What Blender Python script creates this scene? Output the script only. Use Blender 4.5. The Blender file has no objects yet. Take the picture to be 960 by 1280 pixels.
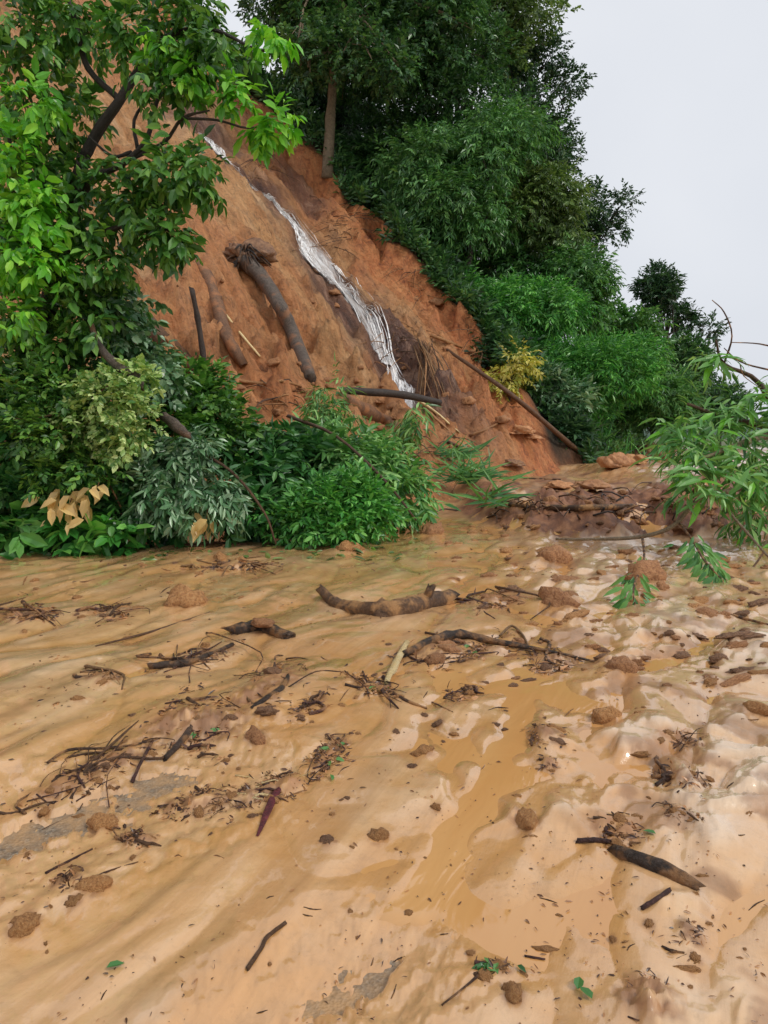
import bpy, math
import numpy as np
from mathutils import Vector, Matrix, Quaternion

# ------------------------------------------------------------------ camera
SC = bpy.context.scene
COL = SC.collection
rng = np.random.default_rng(11)
FPX, CX, CY = 924.0, 480.0, 640.0
CAMZ = 1.6
PITCH = math.radians(6.2)
cam_d = bpy.data.cameras.new("camera")
cam_d.sensor_fit = 'VERTICAL'; cam_d.sensor_height = 36.0
cam_d.lens = 36.0 * FPX / 1280.0
cam_d.clip_start = 0.05; cam_d.clip_end = 3000
cam = bpy.data.objects.new("camera", cam_d); COL.objects.link(cam)
cam.location = (0, 0, CAMZ); cam.rotation_euler = (math.pi/2 - PITCH, 0, 0)
SC.camera = cam

# ------------------------------------------------------------------ sky, sun, exposure
SUN_EL, SUN_AZ = math.radians(46), math.radians(118)      # azimuth clockwise from +Y
w = bpy.data.worlds.new("World"); SC.world = w; w.use_nodes = True
nt = w.node_tree; nt.nodes.clear()
sky = nt.nodes.new("ShaderNodeTexSky"); sky.sky_type = 'NISHITA'; sky.sun_disc = False
sky.sun_elevation = SUN_EL; sky.sun_rotation = SUN_AZ; sky.dust_density = 4.0; sky.air_density = 1.2
bg1 = nt.nodes.new("ShaderNodeBackground"); bg1.inputs[1].default_value = 0.05
nt.links.new(sky.outputs[0], bg1.inputs[0])
bg2 = nt.nodes.new("ShaderNodeBackground")                # even rain-cloud layer
tc = nt.nodes.new("ShaderNodeTexCoord")
cn = nt.nodes.new("ShaderNodeTexNoise"); cn.inputs['Scale'].default_value = 1.6; cn.inputs['Detail'].default_value = 4
nt.links.new(tc.outputs['Generated'], cn.inputs['Vector'])
cr = nt.nodes.new("ShaderNodeValToRGB")
cr.color_ramp.elements[0].position = 0.3; cr.color_ramp.elements[0].color = (0.69, 0.73, 0.81, 1)
cr.color_ramp.elements[1].position = 0.7; cr.color_ramp.elements[1].color = (0.86, 0.885, 0.935, 1)
nt.links.new(cn.outputs['Fac'], cr.inputs[0]); nt.links.new(cr.outputs[0], bg2.inputs[0])
bg2.inputs[1].default_value = 1.0
mx = nt.nodes.new("ShaderNodeMixShader"); mx.inputs[0].default_value = 0.93
nt.links.new(bg1.outputs[0], mx.inputs[1]); nt.links.new(bg2.outputs[0], mx.inputs[2])
wo = nt.nodes.new("ShaderNodeOutputWorld"); nt.links.new(mx.outputs[0], wo.inputs[0])

sun_d = bpy.data.lights.new("sun", 'SUN'); sun_d.energy = 1.5; sun_d.angle = math.radians(14); sun_d.color = (1.0, 0.95, 0.87)
sun = bpy.data.objects.new("sun", sun_d); COL.objects.link(sun)
sd = Vector((math.sin(SUN_AZ)*math.cos(SUN_EL), math.cos(SUN_AZ)*math.cos(SUN_EL), math.sin(SUN_EL)))
sun.rotation_euler = (-sd).to_track_quat('-Z', 'Y').to_euler(); sun.location = sd*60
vs = SC.view_settings
vs.view_transform = 'Standard'; vs.look = 'None'; vs.exposure = 0.0; vs.gamma = 1.0; vs.use_curve_mapping = False
SC.cycles.max_bounces = 6; SC.cycles.transparent_max_bounces = 4

# ------------------------------------------------------------------ noise
_p = np.random.default_rng(5).permutation(256); PERM = np.concatenate([_p, _p, _p]).astype(np.int64)
_ga = np.arange(16)*2*np.pi/16; GX, GY = np.cos(_ga), np.sin(_ga)
def pn(x, y, seed=0):
    x = np.asarray(x, float) + seed*17.31; y = np.asarray(y, float) + seed*9.73
    xi = np.floor(x).astype(np.int64); yi = np.floor(y).astype(np.int64)
    xf = x-xi; yf = y-yi; xi &= 255; yi &= 255
    def g(ix, iy, fx, fy):
        h = PERM[PERM[ix & 255] + (iy & 255)] & 15
        return GX[h]*fx + GY[h]*fy
    u = xf*xf*xf*(xf*(xf*6-15)+10); v = yf*yf*yf*(yf*(yf*6-15)+10)
    a = g(xi, yi, xf, yf); b = g(xi+1, yi, xf-1, yf); c = g(xi, yi+1, xf, yf-1); d = g(xi+1, yi+1, xf-1, yf-1)
    return ((a+(b-a)*u)*(1-v) + (c+(d-c)*u)*v)*1.5
def fbm(x, y, o=4, seed=0, gain=0.5):
    s = 0; a = 1.0
    for i in range(o):
        s = s + a*pn(x*2**i, y*2**i, seed+i*3); a *= gain
    return s
def ss(a, b, x):
    k = np.clip((np.asarray(x, float)-a)/(b-a), 0, 1); return k*k*(3-2*k)
def sp(x, k=1.0):
    x = np.asarray(x, float); return np.where(x/k > 30, x, k*np.log1p(np.exp(np.clip(x/k, -40, 30))))

# ------------------------------------------------------------------ the lie of the land
TO = np.array([-5.2, 10.0]); TT = np.array([0.676, 0.737]); TN = np.array([-0.737, 0.676])
def tu(x, y):
    dx = x-TO[0]; dy = y-TO[1]
    return dx*TT[0]+dy*TT[1], dx*TN[0]+dy*TN[1]
def xy_of(t, u): return TO[0]+t*TT[0]+u*TN[0], TO[1]+t*TT[1]+u*TN[1]
def u_eff(t, u): return u - 0.42*sp(t-20, 2.0)
def scar_edge(u): return 17.3 + 1.3*pn(u*0.16, 0*u, 3) + 0.85*pn(u*0.55, 0*u, 4) + 0.5*pn(u*1.6, 0*u, 16) - 1.7*ss(6, 0, u)
STREAM = None
def stream_dist(t, u):
    d = np.full(np.shape(t), 9.0)
    if STREAM is None: return d
    for (a, b) in zip(STREAM[:-1], STREAM[1:]):
        vx, vy = b[0]-a[0], b[1]-a[1]; L = vx*vx+vy*vy
        k = np.clip(((t-a[0])*vx+(u-a[1])*vy)/L, 0, 1)
        d = np.minimum(d, np.hypot(t-a[0]-k*vx, u-a[1]-k*vy))
    return d
def hill(t, u, detail=True):
    t = np.asarray(t, float); u = np.asarray(u, float)
    ue = u_eff(t, u)
    slope = 0.92
    z = np.where(ue > 0, slope*ue, 0.5*ue)
    cap = 31 - 13.0*ss(16.5, 22, t) - 0.22*sp(t-21, 2) 
    cap = np.maximum(cap, 5)
    z = np.where(z > cap-3, z - sp(z-cap, 1.2)*0.96, z)
    if detail:
        te = scar_edge(ue)
        z = z + (1.0+0.7*pn(t*.5, u*.5, 8))*ss(te-0.15, te+0.35, t)*ss(0.5, 3, ue)
        inn = ss(te+0.3, te-0.5, t)
        face = ss(0.3, 3.0, ue)
        warp = 0.7*pn(u*0.12, t*0.2, 21)
        g = 0.42*pn((t+warp)*0.45, u*0.09, 1) + 0.26*pn((t+warp)*1.1, u*0.22, 2)
        rill = np.abs(pn((t+warp)*2.2, u*0.30, 5)); g2 = 0.13*(rill-0.25) + 0.07*pn(t*4.5, u*0.8, 6)
        cl = np.maximum(fbm(t*1.6, u*1.5, 4, 7), 0)
        low = ss(8, 2.5, ue+0.8*pn(t*.4, u*.4, 13))
        z = z + inn*face*(1.7*g+2.0*g2+0.24*cl+0.12*fbm(t*5, u*3, 3, 9)-0.45*ss(.25, .6, pn(t*.55, u*.28, 17))) + inn*low*ss(-0.5, 1.0, ue)*(0.5*cl+0.18*fbm(t*4, u*4, 3, 10))
        # slumped apron at the foot
        z = z + ss(2.5, 6, t)*ss(20, 16, t)*0.75*np.exp(-((ue-0.9)/1.7)**2)*(1+0.6*pn(t*.8, u*.8, 14))
        # hollow above the root ball, and the undercut block beside the water
        z = z - 0.7*np.exp(-(((t-8.9)/0.9)**2+((u-11.2)/0.9)**2))
        z = z - 0.8*np.exp(-(((t-16.2)/0.7)**2+((u-12.2)/1.3)**2))
        sdist = stream_dist(t, u)
        z = z - 0.45*np.exp(-(sdist/0.75)**2) + 0.22*np.exp(-((sdist-1.5)/0.6)**2)*pn(t*1.2, u*.5, 15)
        z = z + (1-inn)*0.25*fbm(t*.7, u*.7, 3, 12)
    return z
FL = np.array([-0.40, -0.917]); FC = np.array([0.917, -0.40])
CHAN = []; ASPH = []
def seg_dist(x, y, pts):
    d = np.full(np.shape(x), 99.0); s = np.zeros(np.shape(x))
    for i, (a, b) in enumerate(zip(pts[:-1], pts[1:])):
        vx, vy = b[0]-a[0], b[1]-a[1]; L = vx*vx+vy*vy+1e-9
        k = np.clip(((x-a[0])*vx+(y-a[1])*vy)/L, 0, 1)
        dd = np.hypot(x-a[0]-k*vx, y-a[1]-k*vy); s = np.where(dd < d, i+k, s); d = np.minimum(d, dd)
    return d
def mound(x, y):
    k = ss(0.9, 2.3, x + 0.5*pn(y*.3, x*.3, 31))
    st = 15.5 + (10.9-15.5)*k + 0.55*pn(x*0.7, y*0.2, 30); wd = 8 + (1.6-8)*k
    m = ss(0, 1, (y-st)/wd)
    m = m*(0.40+0.16*pn(x*.45, y*.45, 32)+0.35*ss(30, 14, y)*ss(4.5, 6, x))
    return m*ss(75, 45, y), k*ss(-.15, .2, (y-st)/wd)*ss(2.6, .9, (y-st)/wd)
def ground_low(x, y):
    m, rough = mound(x, y)
    return 0.055 + 0.035*pn(x*0.35, y*0.35, 40) + 0.02*pn(x*0.9, y*0.7, 41) + m, rough
def ground_detail(x, y, rough):
    a = x*FL[0]+y*FL[1]; c = x*FC[0]+y*FC[1]
    wa = 0.30*pn(a*0.9, c*0.9, 50); c2 = c+wa*0.8
    right = ss(0.15, 1.1, x-0.12*y+0.3*pn(x, y, 51))
    bill = np.abs(pn(a*0.50, c2*1.45, 52))**.75
    d = 0.095*(bill-0.36)
    b2 = np.abs(pn(a*1.1+.4*wa, c2*3.2, 54))**.8; d += 0.040*(b2-0.34)
    d += 0.010*pn(a*0.9, c2*6.0, 53)*(1-0.4*right)
    fine = fbm(x*6, y*6, 4, 55); d += 0.0035*fine
    d *= .55+.45*ss(-.9, .4, x-.12*y+.4*pn(x*.7, y*.7, 68))
    # flaky little scarps and lumps in the thicker mud on the far side of the channel
    q = fbm(x*1.7+.5*pn(x*3, y*3, 57), y*2.2+.5*pn(x*3, y*3, 65), 4, 56, .55); k5 = q*6
    stp = (np.floor(k5) + ss(0.72, 1.0, k5 % 1))/6
    patch = ss(-.15, .3, pn(x*.8, y*.8, 67))
    d += (0.25+0.75*right)*patch*0.060*stp
    d += 0.05*(.15+right)*np.maximum(fbm(x*3.0, y*3.6, 4, 58)-0.22, 0)
    r2 = rough
    d += r2*(0.20*fbm(x*1.5, y*1.5, 4, 59)+0.22*np.maximum(fbm(x*3.2, y*3.2, 4, 60), 0))
    far = ss(8, 16, y); d = d*(1-0.35*far) + far*0.05*np.maximum(fbm(x*1.1, y*0.9, 4, 61), -0.1)
    for pts, wdt, dep in CHAN:
        dd = seg_dist(x+0.06*pn(x*4, y*4, 62), y+0.06*pn(x*4, y*4, 63), pts)
        d = d*(1-0.8*np.exp(-(dd/wdt)**4)) - dep*np.exp(-(dd/wdt)**4)
    return d
def asphalt_mask(x, y, wide=1.0):
    m = np.zeros(np.shape(x))
    for pts, wdt in ASPH:
        dd = seg_dist(x, y, pts)
        m = np.maximum(m, ss(wdt*wide, wdt*0.35, dd + wdt*0.75*fbm(x*8, y*8, 5, 64, .65)))
    return m
def pool(x, y):
    px_, py_ = 0.9, 12.0
    return np.exp(-(((x-px_)/1.3)**2+((y-py_)/2.2)**2))
def ground(x, y, detail=True):
    lo, r = ground_low(x, y)
    if not detail: return lo
    am = asphalt_mask(x, y)
    aw = asphalt_mask(x, y, 5.0)
    g = lo*(1-.75*aw) + ground_detail(x, y, r)*(1-0.6*pool(x, y))*(1-.7*aw)
    return g*(1-am) + am*(-0.006)
WQ = -0.02
def water_level(x, y):
    lo, r = ground_low(x, y)
    return lo + WQ + (-WQ+.004)*pool(x, y) - 0.02*ss(.2, 2.2, x-.12*y) - 0.3*asphalt_mask(x, y, 4.0) - 0.3*ss(13.5, 15, y) - 0.008*ss(5, 9, y)*(1-pool(x, y)) + 0.0015*pn(x*3, y*3, 66)
def land(x, y, detail=True):
    t, u = tu(x, y)
    return np.maximum(ground(x, y, detail), hill(t, u, detail))

# ------------------------------------------------------------------ picture coordinates to places on the land
RV = np.array([1., 0, 0]); FV = np.array([0, math.cos(PITCH), -math.sin(PITCH)]); UV = np.array([0, math.sin(PITCH), math.cos(PITCH)])
CP = np.array([0, 0, CAMZ])
def ray(px, py):
    return FV + RV*((px-CX)/FPX) + UV*((CY-py)/FPX)
def at(px, py, Y):
    r = ray(px, py); return CP + r*(Y/r[1])
def _march(r, s, detail):
    P = CP[None]+r[None]*s[:, None]
    b = P[:, 2] <= land(P[:, 0], P[:, 1], detail)
    return int(np.argmax(b)) if b.any() else -1
RAYS = []
def bvh(me):
    from mathutils.bvhtree import BVHTree
    co = np.empty(len(me.vertices)*3, np.float32); me.vertices.foreach_get("co", co)
    ix = np.empty(len(me.polygons)*4, np.int32); me.loops.foreach_get("vertex_index", ix)
    return BVHTree.FromPolygons(co.reshape(-1, 3).tolist(), ix.reshape(-1, 4).tolist())
def hit(px, py, detail=True, lo=1.4, hi=75):
    r = ray(px, py); r = r/r[1]
    if RAYS and detail:
        v = Vector(r).normalized(); best = None
        for tr in RAYS:
            p = tr.ray_cast(Vector(CP), v)[0]
            if p is not None and (best is None or p.y < best.y): best = p
        if best is not None: return np.array(best)
        return CP+r*hi
    s = lo*np.exp(np.linspace(0, math.log(hi/lo), 260))
    i = _march(r, s, False)
    s0 = s[i] if i >= 0 else hi*.7
    s = s0*np.linspace(.78, 1.32, 90); j = _march(r, s, detail)
    if j < 0:
        s = lo*np.exp(np.linspace(0, math.log(hi/lo), 900)); j = _march(r, s, detail); j = 899 if j < 0 else j
    s = np.linspace(s[max(j-1, 0)], s[j], 14); k = _march(r, s, detail)
    return CP + r*s[k if k >= 0 else 13]
def dist(p): return float(np.linalg.norm(np.asarray(p)-CP))
def pxm(n, p): return n*dist(p)/FPX
_sp = [(243,143),(265,170),(290,202),(320,222),(345,240),(375,275),(400,325),(430,358),(462,390),(485,425),(500,460),(512,492)]
_st = [tu(*hit(a, b, False)[:2]) for a, b in _sp]
STREAM = [(float(a), float(b)) for a, b in _st]
def G2(px, py):
    p = hit(px, py, False); return (float(p[0]), float(p[1]))
CHAN += [([G2(*p) for p in [(655,835),(650,900),(620,965),(590,1015),(540,1085),(470,1160),(385,1235),(300,1278)]], 0.08, 0.030),
         ([G2(*p) for p in [(540,900),(560,960),(595,1010)]], 0.06, 0.022),
         ([G2(*p) for p in [(760,930),(700,975),(655,1010),(600,1075),(500,1165)]], 0.06, 0.02),
         ([G2(*p) for p in [(300,930),(280,1000),(200,1090),(60,1180)]], 0.14, 0.012)]
ASPH += [([G2(*p) for p in [(-60,1058),(60,1022),(140,992),(215,962)]], 0.16),
         ([G2(*p) for p in [(340,1290),(400,1245),(455,1205)]], 0.075), ([G2(*p) for p in [(470,1200),(500,1180)]], 0.035)]

_gx, _gy = np.meshgrid(np.linspace(-2, 1, 120), np.linspace(2, 7, 160)); WQ = float(np.quantile(ground_detail(_gx, _gy, 0*_gx), .08))
# ------------------------------------------------------------------ materials
def S(r, g, b):
    f = lambda c: ((c/255+0.055)/1.055)**2.4 if c > 10 else c/255/12.92
    return (f(r), f(g), f(b), 1)
class NT:
    def __init__(s, name):
        s.m = bpy.data.materials.new(name); s.m.use_nodes = True; s.t = s.m.node_tree
        s.b = s.t.nodes["Principled BSDF"]; s.out = s.t.nodes["Material Output"]
        s.tc = s.t.nodes.new("ShaderNodeTexCoord")
    def n(s, typ, **kw):
        o = s.t.nodes.new(typ)
        for k, v in kw.items(): setattr(o, k, v)
        return o
    def l(s, a, b): s.t.links.new(a, b)
    def mapping(s, scale=(1,1,1), rot=(0,0,0)):
        m = s.n("ShaderNodeMapping", vector_type='TEXTURE'); m.inputs['Scale'].default_value = tuple(1/v for v in scale); m.inputs['Rotation'].default_value = tuple(-v for v in rot)
        s.l(s.tc.outputs['Object'], m.inputs[0]); return m.outputs[0]
    def noise(s, scale, detail=4, vec=None, rough=0.5, dist=0.0):
        o = s.n("ShaderNodeTexNoise"); o.inputs['Scale'].default_value = scale; o.inputs['Detail'].default_value = detail
        o.inputs['Roughness'].default_value = rough; o.inputs['Distortion'].default_value = dist
        s.l(vec if vec is not None else s.tc.outputs['Object'], o.inputs['Vector']); return o.outputs['Fac']
    def ramp(s, fac, stops):
        o = s.n("ShaderNodeValToRGB"); e = o.color_ramp.elements
        while len(e) < len(stops): e.new(0.5)
        for i, (p, c) in enumerate(stops):
            e[i].position = p; e[i].color = c if hasattr(c, '__len__') else (c, c, c, 1)
        s.l(fac, o.inputs[0]); return o.outputs[0]
    def mix(s, fac, a, b, mode='MIX'):
        o = s.n("ShaderNodeMix", data_type='RGBA', blend_type=mode)
        for v, i in ((fac, 0), (a, 6), (b, 7)):
            if hasattr(v, 'links'): s.l(v, o.inputs[i])
            else: o.inputs[i].default_value = v
        return o.outputs[2]
    def attr(s, name):
        o = s.n("ShaderNodeAttribute", attribute_name=name); return o.outputs['Fac']
    def bump(s, h, strength=0.5, dist=0.02):
        o = s.n("ShaderNodeBump"); o.inputs['Strength'].default_value = strength; o.inputs['Distance'].default_value = dist
        s.l(h, o.inputs['Height'])
        pv = s.b.inputs['Normal'].links
        if pv: s.l(pv[0].from_socket, o.inputs['Normal'])
        s.l(o.outputs[0], s.b.inputs['Normal'])
    def set(s, **kw):
        for k, v in kw.items():
            i = s.b.inputs[k.replace('_', ' ')]
            if hasattr(v, 'links'): s.l(v, i)
            else: i.default_value = v
M = {}
# mud on the road
m = NT("wet_mud"); fr = math.atan2(FL[1], FL[0])
flow = m.mapping((0.35, 2.2, 1), (0, 0, -fr))
a = m.ramp(m.noise(1.0, 6, flow, .6, .8), [(0.30, S(192,136,78)), (0.44, S(212,160,102)), (0.56, S(222,178,128)), (0.72, S(230,198,160))])
b = m.ramp(m.noise(0.55, 4), [(0.35, S(206,152,94)), (0.65, S(224,188,148))])
c = m.mix(0.42, a, b)
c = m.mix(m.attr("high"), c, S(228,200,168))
c = m.mix(m.attr("shore"), c, S(208,156,98))
c = m.mix(1.0, c, m.ramp(m.noise(7, 7, None, .7, .5), [(0.32, 0.82), (0.46, 0.98), (0.8, 1.03)]), 'MULTIPLY')
c = m.mix(1.0, c, m.ramp(m.noise(45, 4, None, .65), [(0.30, 0.90), (0.44, 1.0), (0.8, 1.02)]), 'MULTIPLY')
c = m.mix(m.ramp(m.noise(1.0, 6, m.mapping((0.16, 4.5, 1), (0, 0, -fr)), .62, .7), [(0.50, 0.0), (0.66, 0.55)]), c, S(176,132,86))
c = m.mix(m.attr("churn"), c, m.ramp(m.noise(4, 6, None, .7), [(0.32, S(78,46,30)), (0.5, S(126,82,54)), (0.7, S(170,118,78))]))
m.set(Base_Color=c, Roughness=m.mix(m.attr('churn'), m.mix(m.attr('shore'), m.ramp(m.noise(1.6, 5), [(0.35, 0.18), (0.65, 0.38)]), (.12,.12,.12,1)), (.6,.6,.6,1)), Specular_IOR_Level=0.5, Coat_Weight=m.mix(m.attr('churn'), m.ramp(m.noise(0.8, 4), [(0.36, 0.55), (0.55, 1.0)]), (0,0,0,1)), Coat_Roughness=0.05, Coat_IOR=1.6)
m.bump(m.noise(1.0, 6, m.mapping((4, 22, 5), (0, 0, -fr)), .65, .5), 0.16, 0.02)
m.bump(m.noise(11, 6, None, .7), 0.13, 0.03)
m.bump(m.noise(90, 4), 0.08, 0.003)
M['mud'] = m.m
m = NT("muddy_water")
c = m.ramp(m.noise(1.0, 4, m.mapping((0.5, 3, 1), (0, 0, -fr)), .5, .4), [(0.3, S(202,146,86)), (0.7, S(214,164,106))])
m.set(Base_Color=c, Roughness=0.04, Specular_IOR_Level=0.8); m.bump(m.noise(1.0, 3, m.mapping((1.5, 5, 1.5), (0, 0, -fr)), .5, .8), 0.22, 0.04); M['water'] = m.m
m = NT("wet_asphalt")
v = m.n("ShaderNodeTexVoronoi"); v.inputs['Scale'].default_value = 95; m.l(m.tc.outputs['Object'], v.inputs['Vector'])
c = m.ramp(v.outputs['Color'], [(0.1, (.07,.065,.055,1)), (0.6, (.17,.15,.12,1)), (0.95, (.32,.28,.22,1))])
c = m.mix(m.ramp(m.noise(7, 6, None, .65), [(0.36, 0.12), (0.64, 0.95)]), c, S(186,146,102))
m.set(Base_Color=c, Roughness=0.5); m.bump(v.outputs['Distance'], 0.6, 0.006); M['asphalt'] = m.m
m = NT("grassland"); m.set(Base_Color=m.ramp(m.noise(.4, 6, None, .7), [(.35, S(70,82,46)), (.7, S(112,112,68))]), Roughness=.8); M['grassland'] = m.m
# the scar
m = NT("scar_soil")
fall = math.atan2(TN[1], TN[0])
mp = m.mapping((0.22, 1.3, 0.22), (0, 0, -fall))
a = m.ramp(m.noise(0.9, 7, mp, .65, .5), [(0.28, S(112,70,44)), (0.40, S(192,134,82)), (0.54, S(216,166,112)), (0.70, S(234,200,156))])
b = m.ramp(m.noise(1.6, 7, None, .68), [(0.32, S(112,68,42)), (0.45, S(198,136,82)), (0.66, S(224,172,118))])
c = m.mix(0.5, a, b)
c = m.mix(m.attr("red"), c, m.ramp(m.noise(2.4, 7, None, .68), [(0.30, S(112,60,34)), (0.45, S(196,118,66)), (0.7, S(218,150,94))]))
c = m.mix(m.attr("wet"), c, m.ramp(m.noise(1.3, 6, m.mapping((0.5, 3.5, .5), (0, 0, -fall)), .65), [(0.3, S(66,42,34)), (0.5, S(116,78,60)), (0.72, S(188,148,122))]))
c = m.mix(1.0, c, m.ramp(m.noise(1.0, 7, m.mapping((1.6, 6, 1.6), (0, 0, -fall)), .72, .6), [(0.34, 0.66), (0.46, 1.0), (0.75, 1.16)]), 'MULTIPLY')  # crevice shade put into the colour, following the streaked bump
c = m.mix(1.0, c, m.ramp(m.noise(10, 6, None, .7), [(0.34, 0.70), (0.46, 1.0), (0.75, 1.14)]), 'MULTIPLY')  # finer crevice shade painted in, same noise as the grain bump
c = m.mix(m.attr("forest"), c, m.ramp(m.noise(3, 5), [(0.35, S(34,28,18)), (0.7, S(70,58,36))]))
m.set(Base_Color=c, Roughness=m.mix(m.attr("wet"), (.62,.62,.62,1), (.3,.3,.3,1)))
m.bump(m.noise(1.0, 7, m.mapping((1.6, 6, 1.6), (0, 0, -fall)), .7, .6), 1.0, 0.25)
m.bump(m.noise(10, 6, None, .7), 0.8, 0.08); M['scar'] = m.m
m = NT("stream_water")
nz = m.noise(1.0, 7, m.mapping((1.2, 7, 1.2), (0, 0, -fall)), .75, .8)
c = m.ramp(nz, [(0.34, S(190,160,142)), (0.45, S(230,218,210)), (0.56, S(250,248,247))])
m.set(Base_Color=c, Roughness=0.25, Alpha=m.ramp(m.mix(1.0, nz, m.attr("film"), 'ADD'), [(0.40, 0.0), (0.75, 0.45)])); m.bump(nz, 0.8, 0.05); M['stream'] = m.m
def soil(name, lo, mid, hi, rough=.55, sc=7):
    m = NT(name); c = m.ramp(m.noise(sc, 6, None, .65), [(0.3, lo), (0.5, mid), (0.72, hi)])
    oi = m.n("ShaderNodeObjectInfo"); c = m.mix(1.0, c, m.ramp(oi.outputs['Random'], [(0, 0.85), (1, 1.15)]), 'MULTIPLY')
    m.set(Base_Color=c, Roughness=rough); m.bump(m.noise(sc*.5, 7, None, .7), 0.8, 0.08); M[name] = m.m
soil("mud_clod", S(146,94,52), S(198,140,84), S(218,170,114))
soil("dark_clod", S(92,64,46), S(140,100,70), S(178,134,94))
soil("red_clod", S(134,86,56), S(182,126,80), S(206,154,108))
soil("dark_stone", S(70,48,40), S(96,66,52), S(118,84,64))
def bark(name, lo, hi, rough=.55, mudc=None, sc=9.0, ms=3.0, mp=(.5, .62), fine=.55):
    m = NT(name); c = m.ramp(m.noise(sc, 7, None, .7, .8), [(0.3, lo), (0.7, hi)])
    c = m.mix(1.0, c, m.ramp(m.noise(60, 5, None, .7), [(0.35, fine), (0.6, 1.1)]), 'MULTIPLY')
    oi = m.n("ShaderNodeObjectInfo"); c = m.mix(1.0, c, m.ramp(oi.outputs['Random'], [(0, 0.75), (1, 1.25)]), 'MULTIPLY')
    if mudc: c = m.mix(m.ramp(m.noise(ms, 5, None, .6), [(mp[0], 0.0), (mp[1], 1.0)]), c, mudc)
    m.set(Base_Color=c, Roughness=rough); m.bump(m.noise(sc*3, 7, None, .75, 1.0), 1.0, 0.03); M[name] = m.m
bark("dark_bark", S(42,34,30), S(84,70,60)); bark("brown_bark", S(70,46,30), S(122,88,58))
bark("grey_bark", S(74,62,54), S(132,116,102), mudc=S(150,104,70), ms=2.2, mp=(.52,.66), fine=.45); bark("pale_bark", S(120,100,74), S(172,152,122))
bark("muddy_bark", S(58,40,28), S(124,90,60), mudc=S(184,136,86), ms=5); bark("slope_bark", S(96,64,44), S(150,108,74), mudc=S(170,112,68))
bark("twig", S(54,36,28), S(108,76,54), mudc=S(180,132,86), ms=11, mp=(.46,.60)); bark("purple_root", S(54,32,34), S(100,62,54), mudc=S(174,126,82), ms=11, mp=(.50,.64)); bark("black_bark", S(46,34,28), S(92,74,62), .4, S(160,116,74), ms=8, mp=(.48,.62)); bark("fresh_wood", S(228,190,120), S(252,232,182), sc=14, fine=.88)
bark("red_root", S(92,34,44), S(138,58,66)); bark("tan_root", S(140,92,52), S(190,140,88)); bark("dead_straw", S(112,82,50), S(168,128,84))
LG = 1.65
def leafmat(name, lo, mid, hi, trans=.25, rough=.36, spec=.6):
    lo, mid, hi = [tuple(min(1, v*LG) for v in c_[:3])+(1,) for c_ in (lo, mid, hi)]
    m = NT(name); g = m.n("ShaderNodeNewGeometry")
    c = m.ramp(g.outputs['Random Per Island'], [(0.0, lo), (0.5, mid), (1.0, hi)])
    c = m.mix(1.0, c, m.ramp(m.noise(0.9, 3), [(0.3, 0.7), (0.7, 1.2)]), 'MULTIPLY')
    m.set(Base_Color=c, Roughness=rough, Specular_IOR_Level=spec)
    t = m.n("ShaderNodeBsdfTranslucent"); m.l(m.mix(1.0, c, (1.0, 1.0, .5, 1), 'MULTIPLY'), t.inputs[0])
    x = m.n("ShaderNodeMixShader"); x.inputs[0].default_value = trans
    m.l(m.b.outputs[0], x.inputs[1]); m.l(t.outputs[0], x.inputs[2]); m.l(x.outputs[0], m.out.inputs[0]); M[name] = m.m
leafmat("leaf_mid", S(36,72,30), S(66,112,44), S(112,152,66), .3)
leafmat("leaf_bright", S(60,120,30), S(92,158,44), S(140,190,64), .35)
leafmat("leaf_deep", S(28,64,32), S(50,98,46), S(92,136,74), .25)
leafmat("leaf_blue", S(44,80,46), S(78,114,76), S(140,164,132), .18, .3, .6)
leafmat("leaf_pale", S(70,112,50), S(128,156,84), S(188,200,136), .25)
leafmat("leaf_forest", S(32,60,34), S(52,90,48), S(84,122,66), .25)
leafmat("leaf_forest_dark", S(26,48,32), S(42,72,44), S(66,98,58), .25)
leafmat("leaf_feather", S(42,80,40), S(70,116,58), S(108,150,84), .3)
leafmat("leaf_grassgreen", S(36,86,34), S(66,128,52), S(112,166,80), .3)
leafmat("leaf_yellow", S(120,130,44), S(170,164,70), S(196,186,110), .3)
leafmat("leaf_dead", S(150,118,66), S(190,160,104), S(216,192,140), .25)
leafmat("leaf_right", S(44,86,40), S(80,130,62), S(138,174,104), .28, .32, .5)
leafmat("leaf_brown", S(44,28,20), S(84,56,38), S(160,114,72), .1)
leafmat("leaf_olive", S(50,72,36), S(78,104,52), S(116,138,78), .3)
leafmat("leaf_far", S(44,66,58), S(60,86,70), S(80,104,84), .2)

# ------------------------------------------------------------------ mesh and object helpers
def mk(name, V, F, mat, smooth=True, attrs=None):
    V = np.asarray(V, np.float32); me = bpy.data.meshes.new(name)
    if isinstance(F, np.ndarray):
        n, k = F.shape
        me.vertices.add(len(V)); me.vertices.foreach_set("co", V.ravel())
        me.loops.add(n*k); me.loops.foreach_set("vertex_index", F.astype(np.int32).ravel())
        me.polygons.add(n); me.polygons.foreach_set("loop_start", np.arange(0, n*k, k, dtype=np.int32))
        me.polygons.foreach_set("loop_total", np.full(n, k, np.int32)); me.update(calc_edges=True)
    else:
        me.from_pydata(V.tolist(), [], F); me.update()
    me.polygons.foreach_set("use_smooth", np.full(len(me.polygons), smooth, bool))
    if attrs:
        for k_, v in attrs.items():
            a = me.attributes.new(k_, 'FLOAT', 'POINT'); a.data.foreach_set("value", np.asarray(v, np.float32).ravel())
    me.materials.append(M[mat] if isinstance(mat, str) else mat)
    return me
def link(name, me): o = bpy.data.objects.new(name, me); COL.objects.link(o); return o
def tag(o, label, cat, group=None):
    o['label'] = label; o['category'] = cat
    if group: o['group'] = group
    return o
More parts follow.
